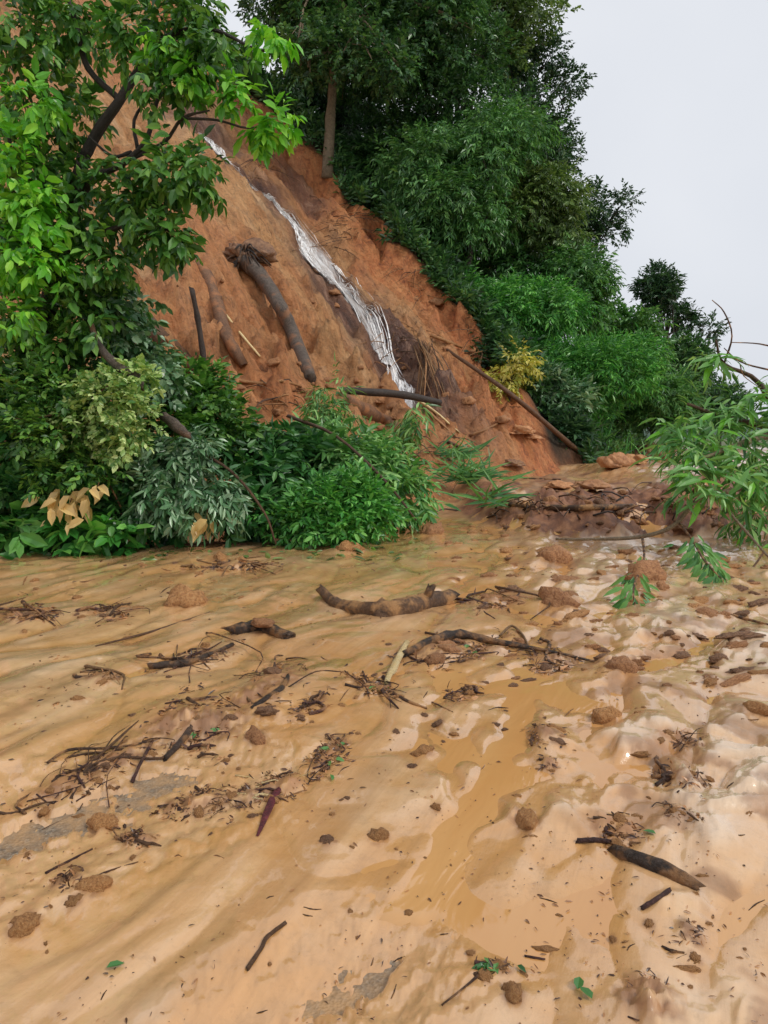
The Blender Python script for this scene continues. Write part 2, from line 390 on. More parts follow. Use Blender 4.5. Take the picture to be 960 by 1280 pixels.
def root(name, loc, label, cat, group=None):
    o = link(name, None); o.location = [float(v) for v in loc]; o.empty_display_size = .1
    return tag(o, label, cat, group)
def part(name, V, F, mat, r, smooth=True, kind=None, of=None):
    o = link(name, mk(name, np.asarray(V)-np.array(r.location)[None], F, mat, smooth)); o.parent = of or r
    if kind: o['kind'] = kind
    return o
def single(name, V, F, mat, label, cat, group=None, smooth=True):
    V = np.asarray(V); c = V.mean(0); c[2] = V[:, 2].min()
    o = link(name, mk(name, V-c[None], F, mat, smooth)); o.location = c; return tag(o, label, cat, group)
def nrm(a): return a/np.maximum(np.linalg.norm(a, axis=-1, keepdims=True), 1e-9)
def catmull(P, n):
    P = np.asarray(P, float)
    if len(P) == 2: return P[0]+(P[1]-P[0])*np.linspace(0, 1, n)[:, None]
    Q = np.vstack([2*P[0]-P[1], P, 2*P[-1]-P[-2]]); out = []
    for s in np.linspace(0, len(P)-1-1e-6, n):
        i = int(s); t = s-i; p0, p1, p2, p3 = Q[i:i+4]
        out.append(.5*((2*p1)+(-p0+p2)*t+(2*p0-5*p1+4*p2-p3)*t*t+(-p0+3*p1-3*p2+p3)*t**3))
    return np.array(out)
def tube(P, R, n=None, k=7, rough=0.0, jag=0.0, flat=1.0):
    """tapered, slightly lumpy limb with closed (optionally splintered) ends"""
    P = np.asarray(P, float); n = n or max(4, 4*(len(P)-1)+1)
    C = catmull(P, n); R = np.interp(np.linspace(0, 1, n), np.linspace(0, 1, len(R)), R)
    T = nrm(np.gradient(C, axis=0)); up = np.array([0.13, 0.21, 0.97])
    if abs(T[0] @ up) > .9: up = np.array([1., .1, .05])
    A = nrm(np.cross(T, up)); B = np.cross(A, T); th = np.arange(k)*2*np.pi/k
    kk = np.linspace(0, 1, n)*len(P)*1.6+rng.uniform(0, 90)
    rr = R[:, None]*(1+rough*rng.normal(0, 1, (n, k))+2.2*rough*pn(kk, kk*0, 33)[:, None]+1.6*rough*pn(kk[:, None]*1.5, th[None]*.8, 34))
    V = C[:, None]+(A[:, None]*np.cos(th)[None, :, None] + B[:, None]*np.sin(th)[None, :, None]*flat)*rr[..., None]
    if jag:
        V[-1] += T[-1][None]*(R[-1]*jag*rng.uniform(-.3, 1.4, k))[:, None]; V[0] -= T[0][None]*(R[0]*jag*rng.uniform(-.3, 1.4, k))[:, None]
    V = np.vstack([V.reshape(-1, 3), C[:1]-T[:1]*R[0]*.2, C[-1:]+T[-1:]*R[-1]*.2]); F = []
    for i in range(n-1):
        for j in range(k):
            j2 = (j+1) % k; F.append((i*k+j, i*k+j2, (i+1)*k+j2, (i+1)*k+j))
    for j in range(k):
        F.append((n*k, (j+1) % k, j)); F.append((n*k+1, (n-1)*k+j, (n-1)*k+(j+1) % k))
    return V, F
def join(L):
    V = []; F = []; o = 0
    for v, f in L:
        V.append(v); F += [tuple(i+o for i in q) for q in f]; o += len(v)
    return np.vstack(V), F
def leaves(P, D, N, L, W, shape='quad', fold=.18, droop=.15):
    """one folded blade per row; returns vertices and triangles"""
    D = nrm(D); Sd = nrm(np.cross(D, N)); N = np.cross(Sd, D); L = np.broadcast_to(L, (len(P),))[:, None]; W = np.broadcast_to(W, (len(P),))[:, None]
    f, d = fold, droop
    if shape == 'quad':
        rows = [(0, 0, 0, 0), (.42, .5, f, -d*.15), (1, 0, 0, -d), (.42, -.5, f, -d*.15)]; tri = [(0, 1, 2), (0, 2, 3)]
    else:
        a1, w1, a2, w2 = (.3, .5, .7, .36) if shape == 'blade' else (.24, .42, .62, .45)
        rows = [(0, 0, 0, 0), (a1, w1, f, -d*.1), (a1, 0, 0, -d*.1), (a1, -w1, f, -d*.1), (a2, w2, f*.8, -d*.45), (a2, 0, 0, -d*.45), (a2, -w2, f*.8, -d*.45), (1, 0, 0, -d)]
        tri = [(0, 1, 2), (0, 2, 3), (1, 4, 5), (1, 5, 2), (2, 5, 6), (2, 6, 3), (4, 7, 5), (5, 7, 6)]
    V = np.stack([P + D*L*a + Sd*W*b + N*(W*c+L*e) for a, b, c, e in rows], 1)
    k = len(rows); F = (np.arange(len(P))[:, None, None]*k + np.array(tri)[None]).reshape(-1, 3)
    return V.reshape(-1, 3), F
def rand_dir(n): return nrm(rng.normal(0, 1, (n, 3)))
def sprays(C, A, slen, k, L, W, ang=.9, shape='quad', droop=.15, fold=.18, jit=.35, hang=0.0):
    """k leaves set alternately along a short twig at each C pointing along A"""
    n = len(C); A = nrm(A); up = np.array([0, 0, 1.])+rng.normal(0, .35, (n, 3)); Sd = nrm(np.cross(A, up)); N = np.cross(Sd, A)
    P, D, NN, LL = [], [], [], []; szj = rng.uniform(.75, 1.2, n)
    for j in range(k):
        s = (j+.6)/k; sg = 1 if j % 2 else -1
        if j == k-1: sg = 0
        d = A*math.cos(ang if sg else 0) + Sd*sg*math.sin(ang) + rng.normal(0, jit*.5, (n, 3)); d[:, 2] -= hang
        P.append(C + A*(slen*s)); D.append(d); NN.append(N+rng.normal(0, jit, (n, 3))); LL.append(rng.uniform(.5, 1.25, n)*szj)
    P = np.vstack(P); D = np.vstack(D); NN = np.vstack(NN); LL = np.hstack(LL)
    return leaves(P, D, NN, L*LL, W*LL, shape, fold, droop)
def cluster_pts(c, r, n, shell=.55, up=.25):
    d = rand_dir(n); d[:, 2] += up; d = nrm(d)
    q = shell+(1-shell)*rng.random(n)**.6; q = np.where(rng.random(n) < .12, rng.random(n)*shell, q)
    q = np.where(rng.random(n) < .10, q*rng.uniform(1.1, 1.45, n), q); q = q*(1+.42*fbm(d[:, 0]*2+c[0], d[:, 1]*2+d[:, 2]*1.7+c[2], 2, 70))
    return np.asarray(c)[None]+d*np.asarray(r)[None]*q[:, None], d
def joinarr(L):
    V = []; F = []; o = 0
    for v, f in L: V.append(v); F.append(f+o); o += len(v)
    return np.vstack(V), np.vstack(F)
def clod_mesh(seed, n=3, rough=.28, flat=.75):
    r = np.random.default_rng(seed); me = bpy.data.meshes.new("clod")
    import bmesh
    bm = bmesh.new(); bmesh.ops.create_icosphere(bm, subdivisions=n, radius=1.0)
    V = np.array([v.co[:] for v in bm.verts]); o = r.uniform(0, 50, 3)
    d = fbm(V[:, 0]*1.1+o[0]+V[:, 2]*.7, V[:, 1]*1.1+o[1]-V[:, 2]*.9, 3, 80) + .9*np.abs(pn(V[:, 0]*2.6+o[1]+V[:, 2]*2, V[:, 1]*2.6-V[:, 2]*1.5, 82)) + .4*pn(V[:, 0]*5+V[:, 2]*4, V[:, 1]*5-V[:, 2]*3+o[2], 83)
    V = V*(1+rough*d+.12*np.floor(d*4)/4)[:, None]*np.array([1, r.uniform(.65, 1), flat]); V[:, 2] = np.maximum(V[:, 2], -.3)
    F = [tuple(v.index for v in f.verts) for f in bm.faces]; bm.free(); return V, F

# ------------------------------------------------------------------ the setting
def polar(r0, r1, nr, th):
    r = r0*np.exp(np.linspace(0, math.log(r1/r0), nr)); R, T = np.meshgrid(r, th, indexing='ij')
    X = R*np.sin(T); Y = R*np.cos(T); a, b = R.shape
    i = (np.arange(a-1)[:, None]*b+np.arange(b-1)[None]).ravel(); return X, Y, np.stack([i, i+1, i+b+1, i+b], 1)
d2 = math.radians
th = np.concatenate([np.linspace(d2(-70), d2(-33), 60)[:-1], np.linspace(d2(-33), d2(33), 400), np.linspace(d2(33), d2(70), 60)[1:]])
X, Y, F = polar(0.8, 75, 590, th)
Z = ground(X, Y); lo, rgh = ground_low(X, Y)
churn = np.clip(1.2*rgh*ss(-.5, .0, fbm(X*.8, Y*.8, 3, 90)+.35) + .8*ss(12, 15, Y)*ss(0.0, .5, fbm(X*.6, Y*.45, 4, 91)) + .55*ss(.1, .8, X-.12*Y)*ss(.12, .4, fbm(X*2.2, Y*2.6, 4, 92)), 0, 1)
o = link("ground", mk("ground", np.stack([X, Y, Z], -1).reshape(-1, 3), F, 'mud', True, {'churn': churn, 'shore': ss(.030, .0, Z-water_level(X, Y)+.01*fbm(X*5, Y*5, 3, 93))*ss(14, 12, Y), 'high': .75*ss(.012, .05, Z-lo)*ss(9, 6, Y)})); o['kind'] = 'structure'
th2 = np.linspace(d2(-60), d2(60), 170); X, Y, F = polar(0.9, 16, 230, th2)
o = link("muddy_water", mk("muddy_water", np.stack([X, Y, water_level(X, Y)], -1).reshape(-1, 3), F, 'water')); o['kind'] = 'structure'
o = link("road", mk("road", [(-4.5, -12, 0), (4.8, -12, 0), (16, 60, 0), (4, 60, 0)], [(0, 1, 2, 3)], 'asphalt')); o['kind'] = 'structure'
o = link("terrain", mk("terrain", [(-900, -900, -.35), (900, -900, -.35), (900, 900, -.35), (-900, 900, -.35)], [(0, 1, 2, 3)], 'grassland')); o['kind'] = 'structure'
tv = np.concatenate([np.linspace(-40, -9, 40)[:-1], np.linspace(-9, 20, 330), np.linspace(20, 95, 110)[1:]])
uv = np.concatenate([np.linspace(-4, -1, 6)[:-1], np.linspace(-1, 36, 330), np.linspace(36, 70, 30)[1:]])
T_, U_ = np.meshgrid(tv, uv, indexing='ij'); HZ = hill(T_, U_); X, Y = xy_of(T_, U_)
a, b = T_.shape; i = (np.arange(a-1)[:, None]*b+np.arange(b-1)[None]).ravel(); F = np.stack([i, i+b, i+b+1, i+1], 1)
UE = u_eff(T_, U_); te = scar_edge(UE); sdist = stream_dist(T_, U_)
wet = np.clip(ss(2.0, .5, sdist+1.0*fbm(T_*.7, U_*.3, 3, 95)) + .8*ss(1.1, .3, np.hypot((T_-16.2)/1.1, (U_-12.2)/2.0)), 0, 1)  # wet soil along the stream; second term darkens the undercut block's hollow
red = np.clip(ss(te-2.6, te-.6, T_+.8*pn(T_*.5, U_*.25, 96)) + .6*ss(.05, .6, fbm(T_*.22, U_*.12, 3, 97)) + .5*ss(3.5, 1.5, UE), 0, 1)
fo = ss(te+.2, te+.8, T_)*ss(-1.0, .8, UE)
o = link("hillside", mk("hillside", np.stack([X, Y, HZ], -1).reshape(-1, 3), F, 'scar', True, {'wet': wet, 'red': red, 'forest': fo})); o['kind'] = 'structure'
# water running down the scar
wpx = [9, 15, 12, 8, 17, 27, 30, 26, 15, 14, 18, 26]
SP = catmull([(s[0], s[1], pxm(wpx[i], hit(*_sp[i], False))) for i, s in enumerate(STREAM)], 260)
ks = np.linspace(-1, 1, 19); dT = nrm(np.gradient(SP[:, :2], axis=0)); nT = np.stack([dT[:, 1], -dT[:, 0]], 1)
wob = .25*pn(np.arange(260)*.09, np.zeros(260), 99)
ST = SP[:, :2][:, None]+nT[:, None]*(ks[None, :, None]*SP[:, 2][:, None, None]*.95 + (wob*SP[:, 2])[:, None, None])
tt, uu = ST[..., 0], ST[..., 1]; X, Y = xy_of(tt, uu)
hz0 = hill(tt, uu); ker = np.ones(15)/15; hz0 = np.stack([np.convolve(np.pad(hz0[:, c_], 7, 'edge'), ker, 'valid') for c_ in range(hz0.shape[1])], 1); hz0 = .5*hz0+.5*hz0.mean(1, keepdims=True)
zz = hz0+.16+.035*fbm(ks[None, :]*3.4+0*tt, uu*.9, 4, 98) - .16*np.abs(ks[None, :])**3 + .15*ss(16, 20, uu)
a, b = tt.shape; i = (np.arange(a-1)[:, None]*b+np.arange(b-1)[None]).ravel()
o = link("stream", mk("stream", np.stack([X, Y, zz], -1).reshape(-1, 3), np.stack([i, i+1, i+b+1, i+b], 1), 'stream', True, {'film': (.36-.62*np.abs(ks[None, :]+.25*pn(uu*.5, uu*0, 130))**1.6-.04*ss(15.5, 19, uu)+.16*pn(ks[None, :]*2.5+0*uu, uu*.45, 131))}))
o['kind'] = 'structure'; RAYS += [bvh(bpy.data.objects[n_].data) for n_ in ('ground', 'hillside', 'muddy_water')]; o['label'] = 'white rainwater stream running down the bare orange scar'
# the foaming threads of the same stream, joined into it
ns = 800; SV = []; SF = []; base_i = 0
for j in range(ns):
    s0 = rng.uniform(0, .97); ln = rng.uniform(.02, .13); kq = np.linspace(s0, min(1, s0+ln), 12)*259; ii = kq.astype(int)
    lat = rng.normal(0, .33)*SP[ii, 2]+ .10*SP[ii, 2]*pn(kq*.12+j, kq*0, 133) + (wob*SP[:, 2])[ii]; wd_ = (.012+.035*rng.random()**2)*np.sin(np.linspace(.05, math.pi-.05, 12))**.6
    e0 = SP[ii, :2]+nT[ii]*(lat-wd_)[:, None]; e1 = SP[ii, :2]+nT[ii]*(lat+wd_)[:, None]; em = (e0+e1)/2
    xa, ya = xy_of(e0[:, 0], e0[:, 1]); xb, yb = xy_of(e1[:, 0], e1[:, 1]); za = hill(em[:, 0], em[:, 1]); za = np.convolve(np.pad(za, 2, 'edge'), np.ones(5)/5, 'valid')+.10+.10*rng.random()
    SV.append(np.stack([np.stack([xa, ya, za], 1), np.stack([xb, yb, za+.01], 1)], 1).reshape(-1, 3)); q_ = base_i+2*np.arange(11); SF.append(np.stack([q_, q_+1, q_+3, q_+2], 1)); base_i += 24
m = NT("stream_foam"); m.set(Base_Color=m.ramp(m.noise(5, 5), [(.30, S(232,222,214)), (.5, S(252,251,250))]), Roughness=.35, Alpha=m.ramp(m.noise(9, 4, None, .7), [(.30, .45), (.48, 1.0)])); M['foam'] = m.m
o2 = link("foam_threads", mk("foam_threads", np.vstack(SV), np.vstack(SF), 'foam')); o2.parent = o; o2['kind'] = 'stuff'
# far wooded hills on the horizon
xx = np.linspace(-60, 320, 90); hz = 6+6*fbm(xx*.012, xx*0, 4, 110)+7*np.exp(-((xx-40)/60)**2)
V = []; 
for k_, (yy, hh) in enumerate([(215, -.1), (235, .55), (260, 1.0), (320, .9), (400, 0)]):
    V += [(x_, yy+8*math.sin(x_*.05), -.5+max(0, hh)*(h_+2.2*abs(float(pn(x_*.18, k_, 111))))) for x_, h_ in zip(xx, hz)]
i = (np.arange(4)[:, None]*90+np.arange(89)[None]).ravel()
m = NT("far_wood"); c = m.ramp(m.noise(.35, 6, None, .7), [(.3, S(44,66,54)), (.7, S(84,108,88))]); m.set(Base_Color=c, Roughness=.8); m.bump(m.noise(.5, 5), 1, 2.0); M['far_wood'] = m.m
o = link("hills", mk("hills", V, np.stack([i, i+1, i+91, i+90], 1), 'far_wood')); o['kind'] = 'structure'

# ------------------------------------------------------------------ trees and plants
def tree(name, label, base, clusters, leafm, L, W, n_spray, k=6, slen=.5, barkm='grey_bark', r0=.22, shape='quad', hang=.1, droop=.2, ang=.9, cat='tree', group=None, bend=None, shell=.5, limbs=True, trunk_to=None, crown_name='crown', r1=.03, limb0=6):
    """clusters: (centre, (rx, ry, rz), weight)"""
    base = np.asarray(base, float); r = root(name, base, label, cat, group)
    cen = np.mean([c[0] for c in clusters], 0); top = np.asarray(trunk_to, float) if trunk_to is not None else cen
    mid = (base+top)/2 + (np.asarray(bend) if bend is not None else rng.normal(0, .03, 3)*np.linalg.norm(top-base))
    tp = catmull([base-np.array([0, 0, .4]), base+(mid-base)*.5+.0, mid, top], 14)
    parts = [tube([base-np.array([0, 0, .3]), base+(mid-base)*.55, mid, top], [r0*1.15, r0*.9, r0*.72, r0*.35], 16, 9, .04)]
    if limbs:
        for c, rr, wt in clusters:
            c = np.asarray(c, float); s0 = tp[rng.integers(limb0, 13)]
            q = (s0+c)/2+rng.normal(0, .08, 3)*np.linalg.norm(c-s0); q[2] += .06*np.linalg.norm(c-s0)
            parts.append(tube([s0, q, c], [r0*.38, r0*.22, r1], 7, 6, .05))
            for _ in range(3):
                e = c+rand_dir(1)[0]*np.asarray(rr)*.85; parts.append(tube([q+(c-q)*.5, (q+(c-q)*.5+e)/2+rng.normal(0, .04, 3)*np.linalg.norm(e-c), e], [r0*.14, r0*.09, r1*.35], 6, 4))
    V, F = join(parts); part("trunk", V, F, barkm, r)
    L_ = []; tw = sum(c[2] for c in clusters)
    for c, rr, wt in clusters:
        n = max(6, int(n_spray*wt/tw)); P, d = cluster_pts(c, rr, n, shell)
        A = d*.7+rng.normal(0, .45, (n, 3)); A[:, 2] -= hang
        L_.append(sprays(P, A, slen, k, L, W, ang, shape, droop, hang=hang*.6))
    V, F = joinarr(L_); part(crown_name, V, F, leafm, r, False, 'stuff'); return r
def blob(px, py, rpx, Y, ncl, fr=.5, ry=None, asp=1.0):
    """crown: ncl leafy clusters packed unevenly round a centre"""
    c = at(px, py, Y); R = rpx*Y/FPX; out = []
    for i in range(ncl):
        d = rand_dir(1)[0]*rng.uniform(.25, .78)**.7; p = c+d*np.array([R, (ry or R*.8), R*asp])
        q = R*fr*rng.uniform(.6, 1.15); out.append((p, (q, q, q*.75), q*q))
    return out
def under(p, dz=0):
    return np.array([p[0], p[1], float(land(np.array([p[0]]), np.array([p[1]]))[0])+dz])

# -- forest on the spur beyond the scar
FG = "trees on the spur beside the scar"
b1 = hit(409, 214)
tree("forest_tree", "tallest tree with pale straight trunk at the top edge of the scar", b1,
     blob(480, 30, 140, b1[1]+1.5, 18, .40, 4.0, .62)+blob(395, 40, 62, b1[1]+.5, 8, .5)+blob(450, 62, 66, b1[1]-2.0, 8, .45, 1.5, .6)+blob(385, 70, 40, b1[1]-1.6, 5, .5, 1.2, .6), 'leaf_forest', .23, .13, 5200, 9, .55, 'pale_bark', .22, trunk_to=at(424, -30, b1[1]+.2), bend=(0, 0, 0), limb0=11, group=FG)
def ftree(label, px, py, rpx, Y, ncl, leafm, nsp, L=.22, W=.125, fr=.5, asp=1.0, base=None, hang=.12, k=9, slen=.55, name="forest_tree", barkm='dark_bark', r0=.2, shape='quad', extra=None, trunk=None):
    c = at(px, py, Y); bs = under(c if base is None else at(base[0], base[1], Y))
    return tree(name, label, bs, blob(px, py, rpx, Y, ncl, fr, None, asp)+(extra or []), leafm, L, W, int(nsp*1.1), k, slen, barkm, r0, shape, hang, group=FG, trunk_to=trunk)
ftree("dark crowned tree cut by the top of the photo, right of the pale trunk", 575, 45, 95, 38, 14, 'leaf_olive', 2600, fr=.42, asp=.9)
ftree("dark tree behind the pale trunk, right of the sky gap", 430, 130, 75, 43, 12, 'leaf_forest_dark', 2000, fr=.45, asp=1.0)
ftree("dark tree filling the shade right of the pale trunk", 500, 190, 62, 40, 12, 'leaf_forest_dark', 1700, fr=.45, asp=1.2)
ftree("dark round-crowned tree standing out against the sky, the highest right outline", 645, 150, 86, 40, 18, 'leaf_forest_dark', 2900, fr=.36, asp=1.25, base=(640, 420))
ftree("open dark tree leaning out to the sky below the round crown", 742, 272, 58, 42, 10, 'leaf_forest_dark', 950, fr=.36, asp=1.05, base=(690, 440), trunk=at(728, 300, 42))
ftree("big shady tree in the middle of the wood, behind the drooping green one", 560, 150, 110, 35, 16, 'leaf_forest', 2800, fr=.42)
ftree("drooping feathery tree hanging over the scar's upper right side", 585, 235, 95, 31, 16, 'leaf_feather', 4000, .25, .08, .40, 1.1, hang=.5)
ftree("grey-green tree with drooping sprays in the middle of the wood", 650, 300, 85, 33, 13, 'leaf_olive', 3200, .24, .09, .42, .95, hang=.4)
ftree("shady tree behind the trunk pair at the scar's top corner", 378, 140, 44, 40, 8, 'leaf_forest_dark', 1200, fr=.5, asp=1.3)
ftree("small dark tree growing beside the sky gap at the scar head", 285, 85, 42, 41, 7, 'leaf_forest', 900, fr=.5, asp=1.1)
ftree("dark tree filling the shade below the drooping feathery tree", 540, 300, 70, 34, 11, 'leaf_forest_dark', 1900, fr=.5, asp=1.3)
ftree("leafy green tree above the fresh bamboo-like thicket", 690, 370, 72, 32, 12, 'leaf_feather', 2800, .24, .09, .42, 1.0, hang=.35)
ftree("rounded tree low on the wooded outline, left of the lone feathery-topped tree", 775, 420, 62, 42, 11, 'leaf_feather', 1700, .28, .15, .42, 1.0)
ftree("dark tree between the lone topped tree and the fallen tree's leaves", 845, 455, 55, 46, 10, 'leaf_forest', 1400, .28, .15, .45, .9)
ftree("last tree of the wooded outline, lowest on the right", 900, 505, 45, 50, 8, 'leaf_forest', 1000, .36, .14, .5, .8)
ftree("lone feathery-topped tree rising above the wooded outline", 825, 365, 42, 52, 9, 'leaf_forest_dark', 620, .36, .14, .38, .9, base=(840, 470), extra=blob(868, 405, 26, 52, 4, .5), trunk=at(835, 380, 52))
ftree("bright green bushy tree over the dark gap at the wood's foot", 645, 400, 78, 29, 13, 'leaf_grassgreen', 3200, .23, .075, .42, .95, hang=.35, name="forest_shrub", r0=.1)
ftree("bright green thicket at the wood's edge, beside the mud tongue", 735, 470, 72, 28, 13, 'leaf_grassgreen', 3000, .25, .06, .42, .95, hang=.3, name="forest_shrub", r0=.08)
ftree("green shrub at the far end of the mud tongue", 815, 500, 48, 30, 9, 'leaf_feather', 1700, .22, .075, .45, .9, hang=.25, name="forest_shrub", r0=.08)
ftree("dark shrub in the shade at the foot of the wood", 640, 500, 42, 26.5, 8, 'leaf_forest', 1100, .26, .10, .5, .9, name="forest_shrub", r0=.07)
ftree("pale-leaved shrub beside the long leaning trunk", 692, 488, 32, 24.2, 7, 'leaf_blue', 560, .26, .11, .5, .8, name="forest_shrub", r0=.05)
ftree("thin sapling with yellow leaves at the scar's lower right edge", 637, 468, 28, 22.9, 6, 'leaf_yellow', 120, .22, .09, .4, 1.3, name="forest_shrub", r0=.04, hang=.5)
for k_, (a, b, r_, Y_, lab) in enumerate([(450, 205, 26, 35, "dark undergrowth bush just right of the pale trunk's foot"), (505, 270, 28, 32, "dark undergrowth bush at the middle of the scar's right rim"), (545, 340, 30, 30.5, "dark undergrowth bush on the lower part of the scar's right rim"),
        (590, 405, 28, 28.5, "dark undergrowth bush above the leaning trunk's upper end"), (335, 165, 18, 38, "small dark undergrowth bush at the scar head below the sky gap"), (615, 455, 22, 26.5, "dark undergrowth bush behind the yellow-leaved sapling"), (650, 505, 22, 25, "dark undergrowth bush where the leaning trunk crosses the wood's foot"), (712, 545, 16, 23.5, "small bush at the corner between the leaning trunk and the grass clump"), (690, 535, 20, 25, "low dark undergrowth bush at the leaning trunk's lower end")]):
    ftree(lab, a, b, r_, Y_, 6, 'leaf_forest_dark' if k_ % 2 else 'leaf_forest', 520, .26, .10, .55, .85, name="undergrowth_bush", r0=.05)
gb = hit(735, 552)
n = 520; P = gb[None]+np.stack([rng.normal(0, .75, n), rng.normal(1.2, .6, n), np.zeros(n)], 1); P[:, 2] = land(P[:, 0], P[:, 1])-.05
D = np.stack([rng.normal(0, .4, n), rng.normal(0, .4, n), np.ones(n)], 1); r = root("grass_clump", gb, "tall grass clump at the foot of the wood beside the mud tongue", "grass")
V, F = leaves(P, D, rand_dir(n), rng.uniform(.6, 1.3, n), .05, 'blade', .1, .35); part("blades", V, F, 'leaf_grassgreen', r, False, 'stuff')

n = 9500; tg = rng.uniform(14.2, 62, n); ug = rng.uniform(-.05, 1, n)*np.where(tg < 27, 24, 15)+.42*np.logaddexp(0, (tg-20)/2)*2
u2 = 24*rng.random(3200)**1.6; tg = np.concatenate([tg, scar_edge(u2)+.35+1.6*rng.random(3200)**1.5]); ug = np.concatenate([ug, u2]); n = len(tg)
X, Y = xy_of(tg, ug); keep = (tg > scar_edge(u_eff(tg, ug))+.35) & ~((Y < 23.4) & (X > 2.2) & (X < 6.2)); tg, ug = tg[keep], ug[keep]; n = len(tg); X, Y = xy_of(tg, ug)
P = np.stack([X, Y, hill(tg, ug)+rng.uniform(0, .55, n)], 1); A = rng.normal(0, .5, (n, 3)); A[:, 2] += .6
V, F = sprays(P, A, .5, 6, .30, .13, .9, 'quad', .3); o = link("undergrowth", mk("undergrowth", V, F, 'leaf_forest', False)); o['kind'] = 'stuff'; o['label'] = 'low dark undergrowth covering the forest floor beside the scar'; o['category'] = 'undergrowth'
# -- near vegetation slumped at the left
def plant(name, label, base, cl, leafm, L, W, nsp, k=6, slen=.25, shape='round', hang=.1, barkm='brown_bark', r0=.014, ang=.9, droop=.2, cat='plant', group=None, shell=.35):
    return tree(name, label, base, cl, leafm, L, W, nsp, k, slen, barkm, r0, shape, hang, droop, ang, cat, group, None, shell, True, None, 'leaves', .006)
def C(px, py, rp, Y, asp=.9, dy=1.0): 
    R = rp*Y/FPX; return (at(px, py, Y), (R, R*dy, R*asp), R*R)
# the broad-leaved tree whose branches hang across the scar
Yt = 10.0; lb = under(at(45, 600, 10.4))
lt = root("broadleaf_tree", lb, "broad-leaved green tree leaning in over the scar, its branches cut by the left side", "tree")
def limb(pts, rad, mat='dark_bark', r=lt, name='branch', of=None):
    V, F = tube([at(*p) for p in pts], [q*p[2]/FPX for q, p in zip(rad, pts)], None, 8, .05); return part(name, V, F, mat, r, of=of)
V, F = tube([lb-np.array([0, 0, .3]), at(50, 460, 10.3), at(80, 300, 10.1), at(105, 195, 10)], [.15, .13, .11, .085], 16, 9, .04); part("trunk", V, F, 'dark_bark', lt)
l1 = limb([(104, 198, 10), (125, 160, 9.9), (150, 125, 9.8), (176, 82, 9.8)], [7, 6.5, 6, 4])
limb([(176, 82, 9.8), (200, 50, 9.7), (260, 35, 9.6), (320, 62, 9.5), (345, 60, 9.5)], [3.5, 3, 2.4, 1.8, 1], name='twig', of=l1)
l2 = limb([(90, 260, 10), (120, 222, 9.7), (160, 200, 9.6), (185, 170, 9.5), (200, 110, 9.5)], [5, 4.5, 4, 3, 1.6])
limb([(160, 200, 9.6), (205, 178, 9.5), (228, 148, 9.4), (262, 138, 9.3)], [3, 2.4, 2, 1], name='twig', of=l2)
limb([(172, 186, 9.6), (168, 150, 9.6), (190, 115, 9.6)], [2.4, 2, 1], name='twig', of=l2)
limb([(150, 125, 9.8), (110, 85, 10), (95, 30, 10), (80, -20, 10)], [4, 3.5, 3, 2], name='twig', of=l1)
limb([(165, 190, 9.6), (140, 195, 9.6), (110, 170, 9.7)], [2.4, 2, 1], name='twig', of=l2)
limb([(228, 148, 9.4), (270, 150, 9.2), (310, 160, 9.1), (342, 152, 9.1)], [1.8, 1.5, 1.2, .8], name='twig', of=l2)
limb([(72, 330, 10.1), (110, 300, 9.8), (170, 280, 9.6), (235, 295, 9.4)], [4.5, 3.5, 2.5, 1.2])
limb([(50, 420, 10.2), (20, 330, 10), (15, 230, 9.8), (10, 140, 9.6)], [5, 4, 3, 2])
lc = [C(30, 30, 62, 10), C(100, 30, 40, 10.2), C(35, 110, 58, 10), C(85, 150, 34, 10.3), C(190, 28, 44, 9.8), C(250, 18, 34, 9.8), C(225, 75, 36, 9.6), C(275, 70, 32, 9.5), C(205, 112, 30, 9.5), C(20, 200, 48, 9.8), C(75, 232, 42, 10),
      C(160, 235, 36, 9.6), C(215, 215, 38, 9.4), C(250, 215, 26, 9.3), C(120, 275, 40, 9.8), C(190, 275, 34, 9.5), C(215, 300, 26, 9.4), C(40, 300, 55, 9.8), C(95, 340, 42, 9.7), C(50, 390, 60, 9.8), C(115, 400, 42, 9.7), C(20, 460, 55, 9.9), C(90, 455, 45, 9.9), C(140, 330, 26, 9.5), C(160, 45, 24, 9.9)]
L_ = []
for c, rr, wt in lc:
    n = int(30+wt*230); P, d = cluster_pts(c, rr, n, .35, .1); A = d*.6+rng.normal(0, .5, (n, 3)); A[:, 2] -= .3
    L_.append(sprays(P, A, .22, 6, .155, .075, .8, 'round', .25, hang=.25))
V, F = joinarr(L_); part("crown", V, F, 'leaf_mid', lt, False, 'stuff')
L_ = []
for c, rr, wt in [C(18, 240, 30, 9.2), C(50, 262, 30, 9.2), C(12, 320, 34, 9.1), C(60, 330, 26, 9.2), C(20, 400, 26, 9.2), C(40, 130, 26, 9.3), C(8, 180, 22, 9.2), C(290, 118, 14, 9.2), C(345, 150, 16, 9.1), C(330, 165, 10, 9.1), C(338, 45, 16, 9.3), C(240, 95, 16, 9.3), C(205, 60, 18, 9.4)]:
    n = int(14+wt*260); P, d = cluster_pts(c, rr, n, .3, .1); A = d*.6+rng.normal(0, .4, (n, 3)); A[:, 2] -= .35
    L_.append(sprays(P, A, .2, 6, .16, .075, .8, 'round', .3, hang=.3))
V, F = joinarr(L_); part("bright_leaves", V, F, 'leaf_bright', lt, False, 'stuff')  # leaves in a brighter yellow-green than the rest of the crown
def leafmesh(name, shape, L, W, mat, fold=.18, droop=.2):
    V, F = leaves(np.zeros((1, 3)), np.array([[1., 0, 0]]), np.array([[0, 0, 1.]]), L, W, shape, fold, droop); return mk(name, V, F, mat, False)
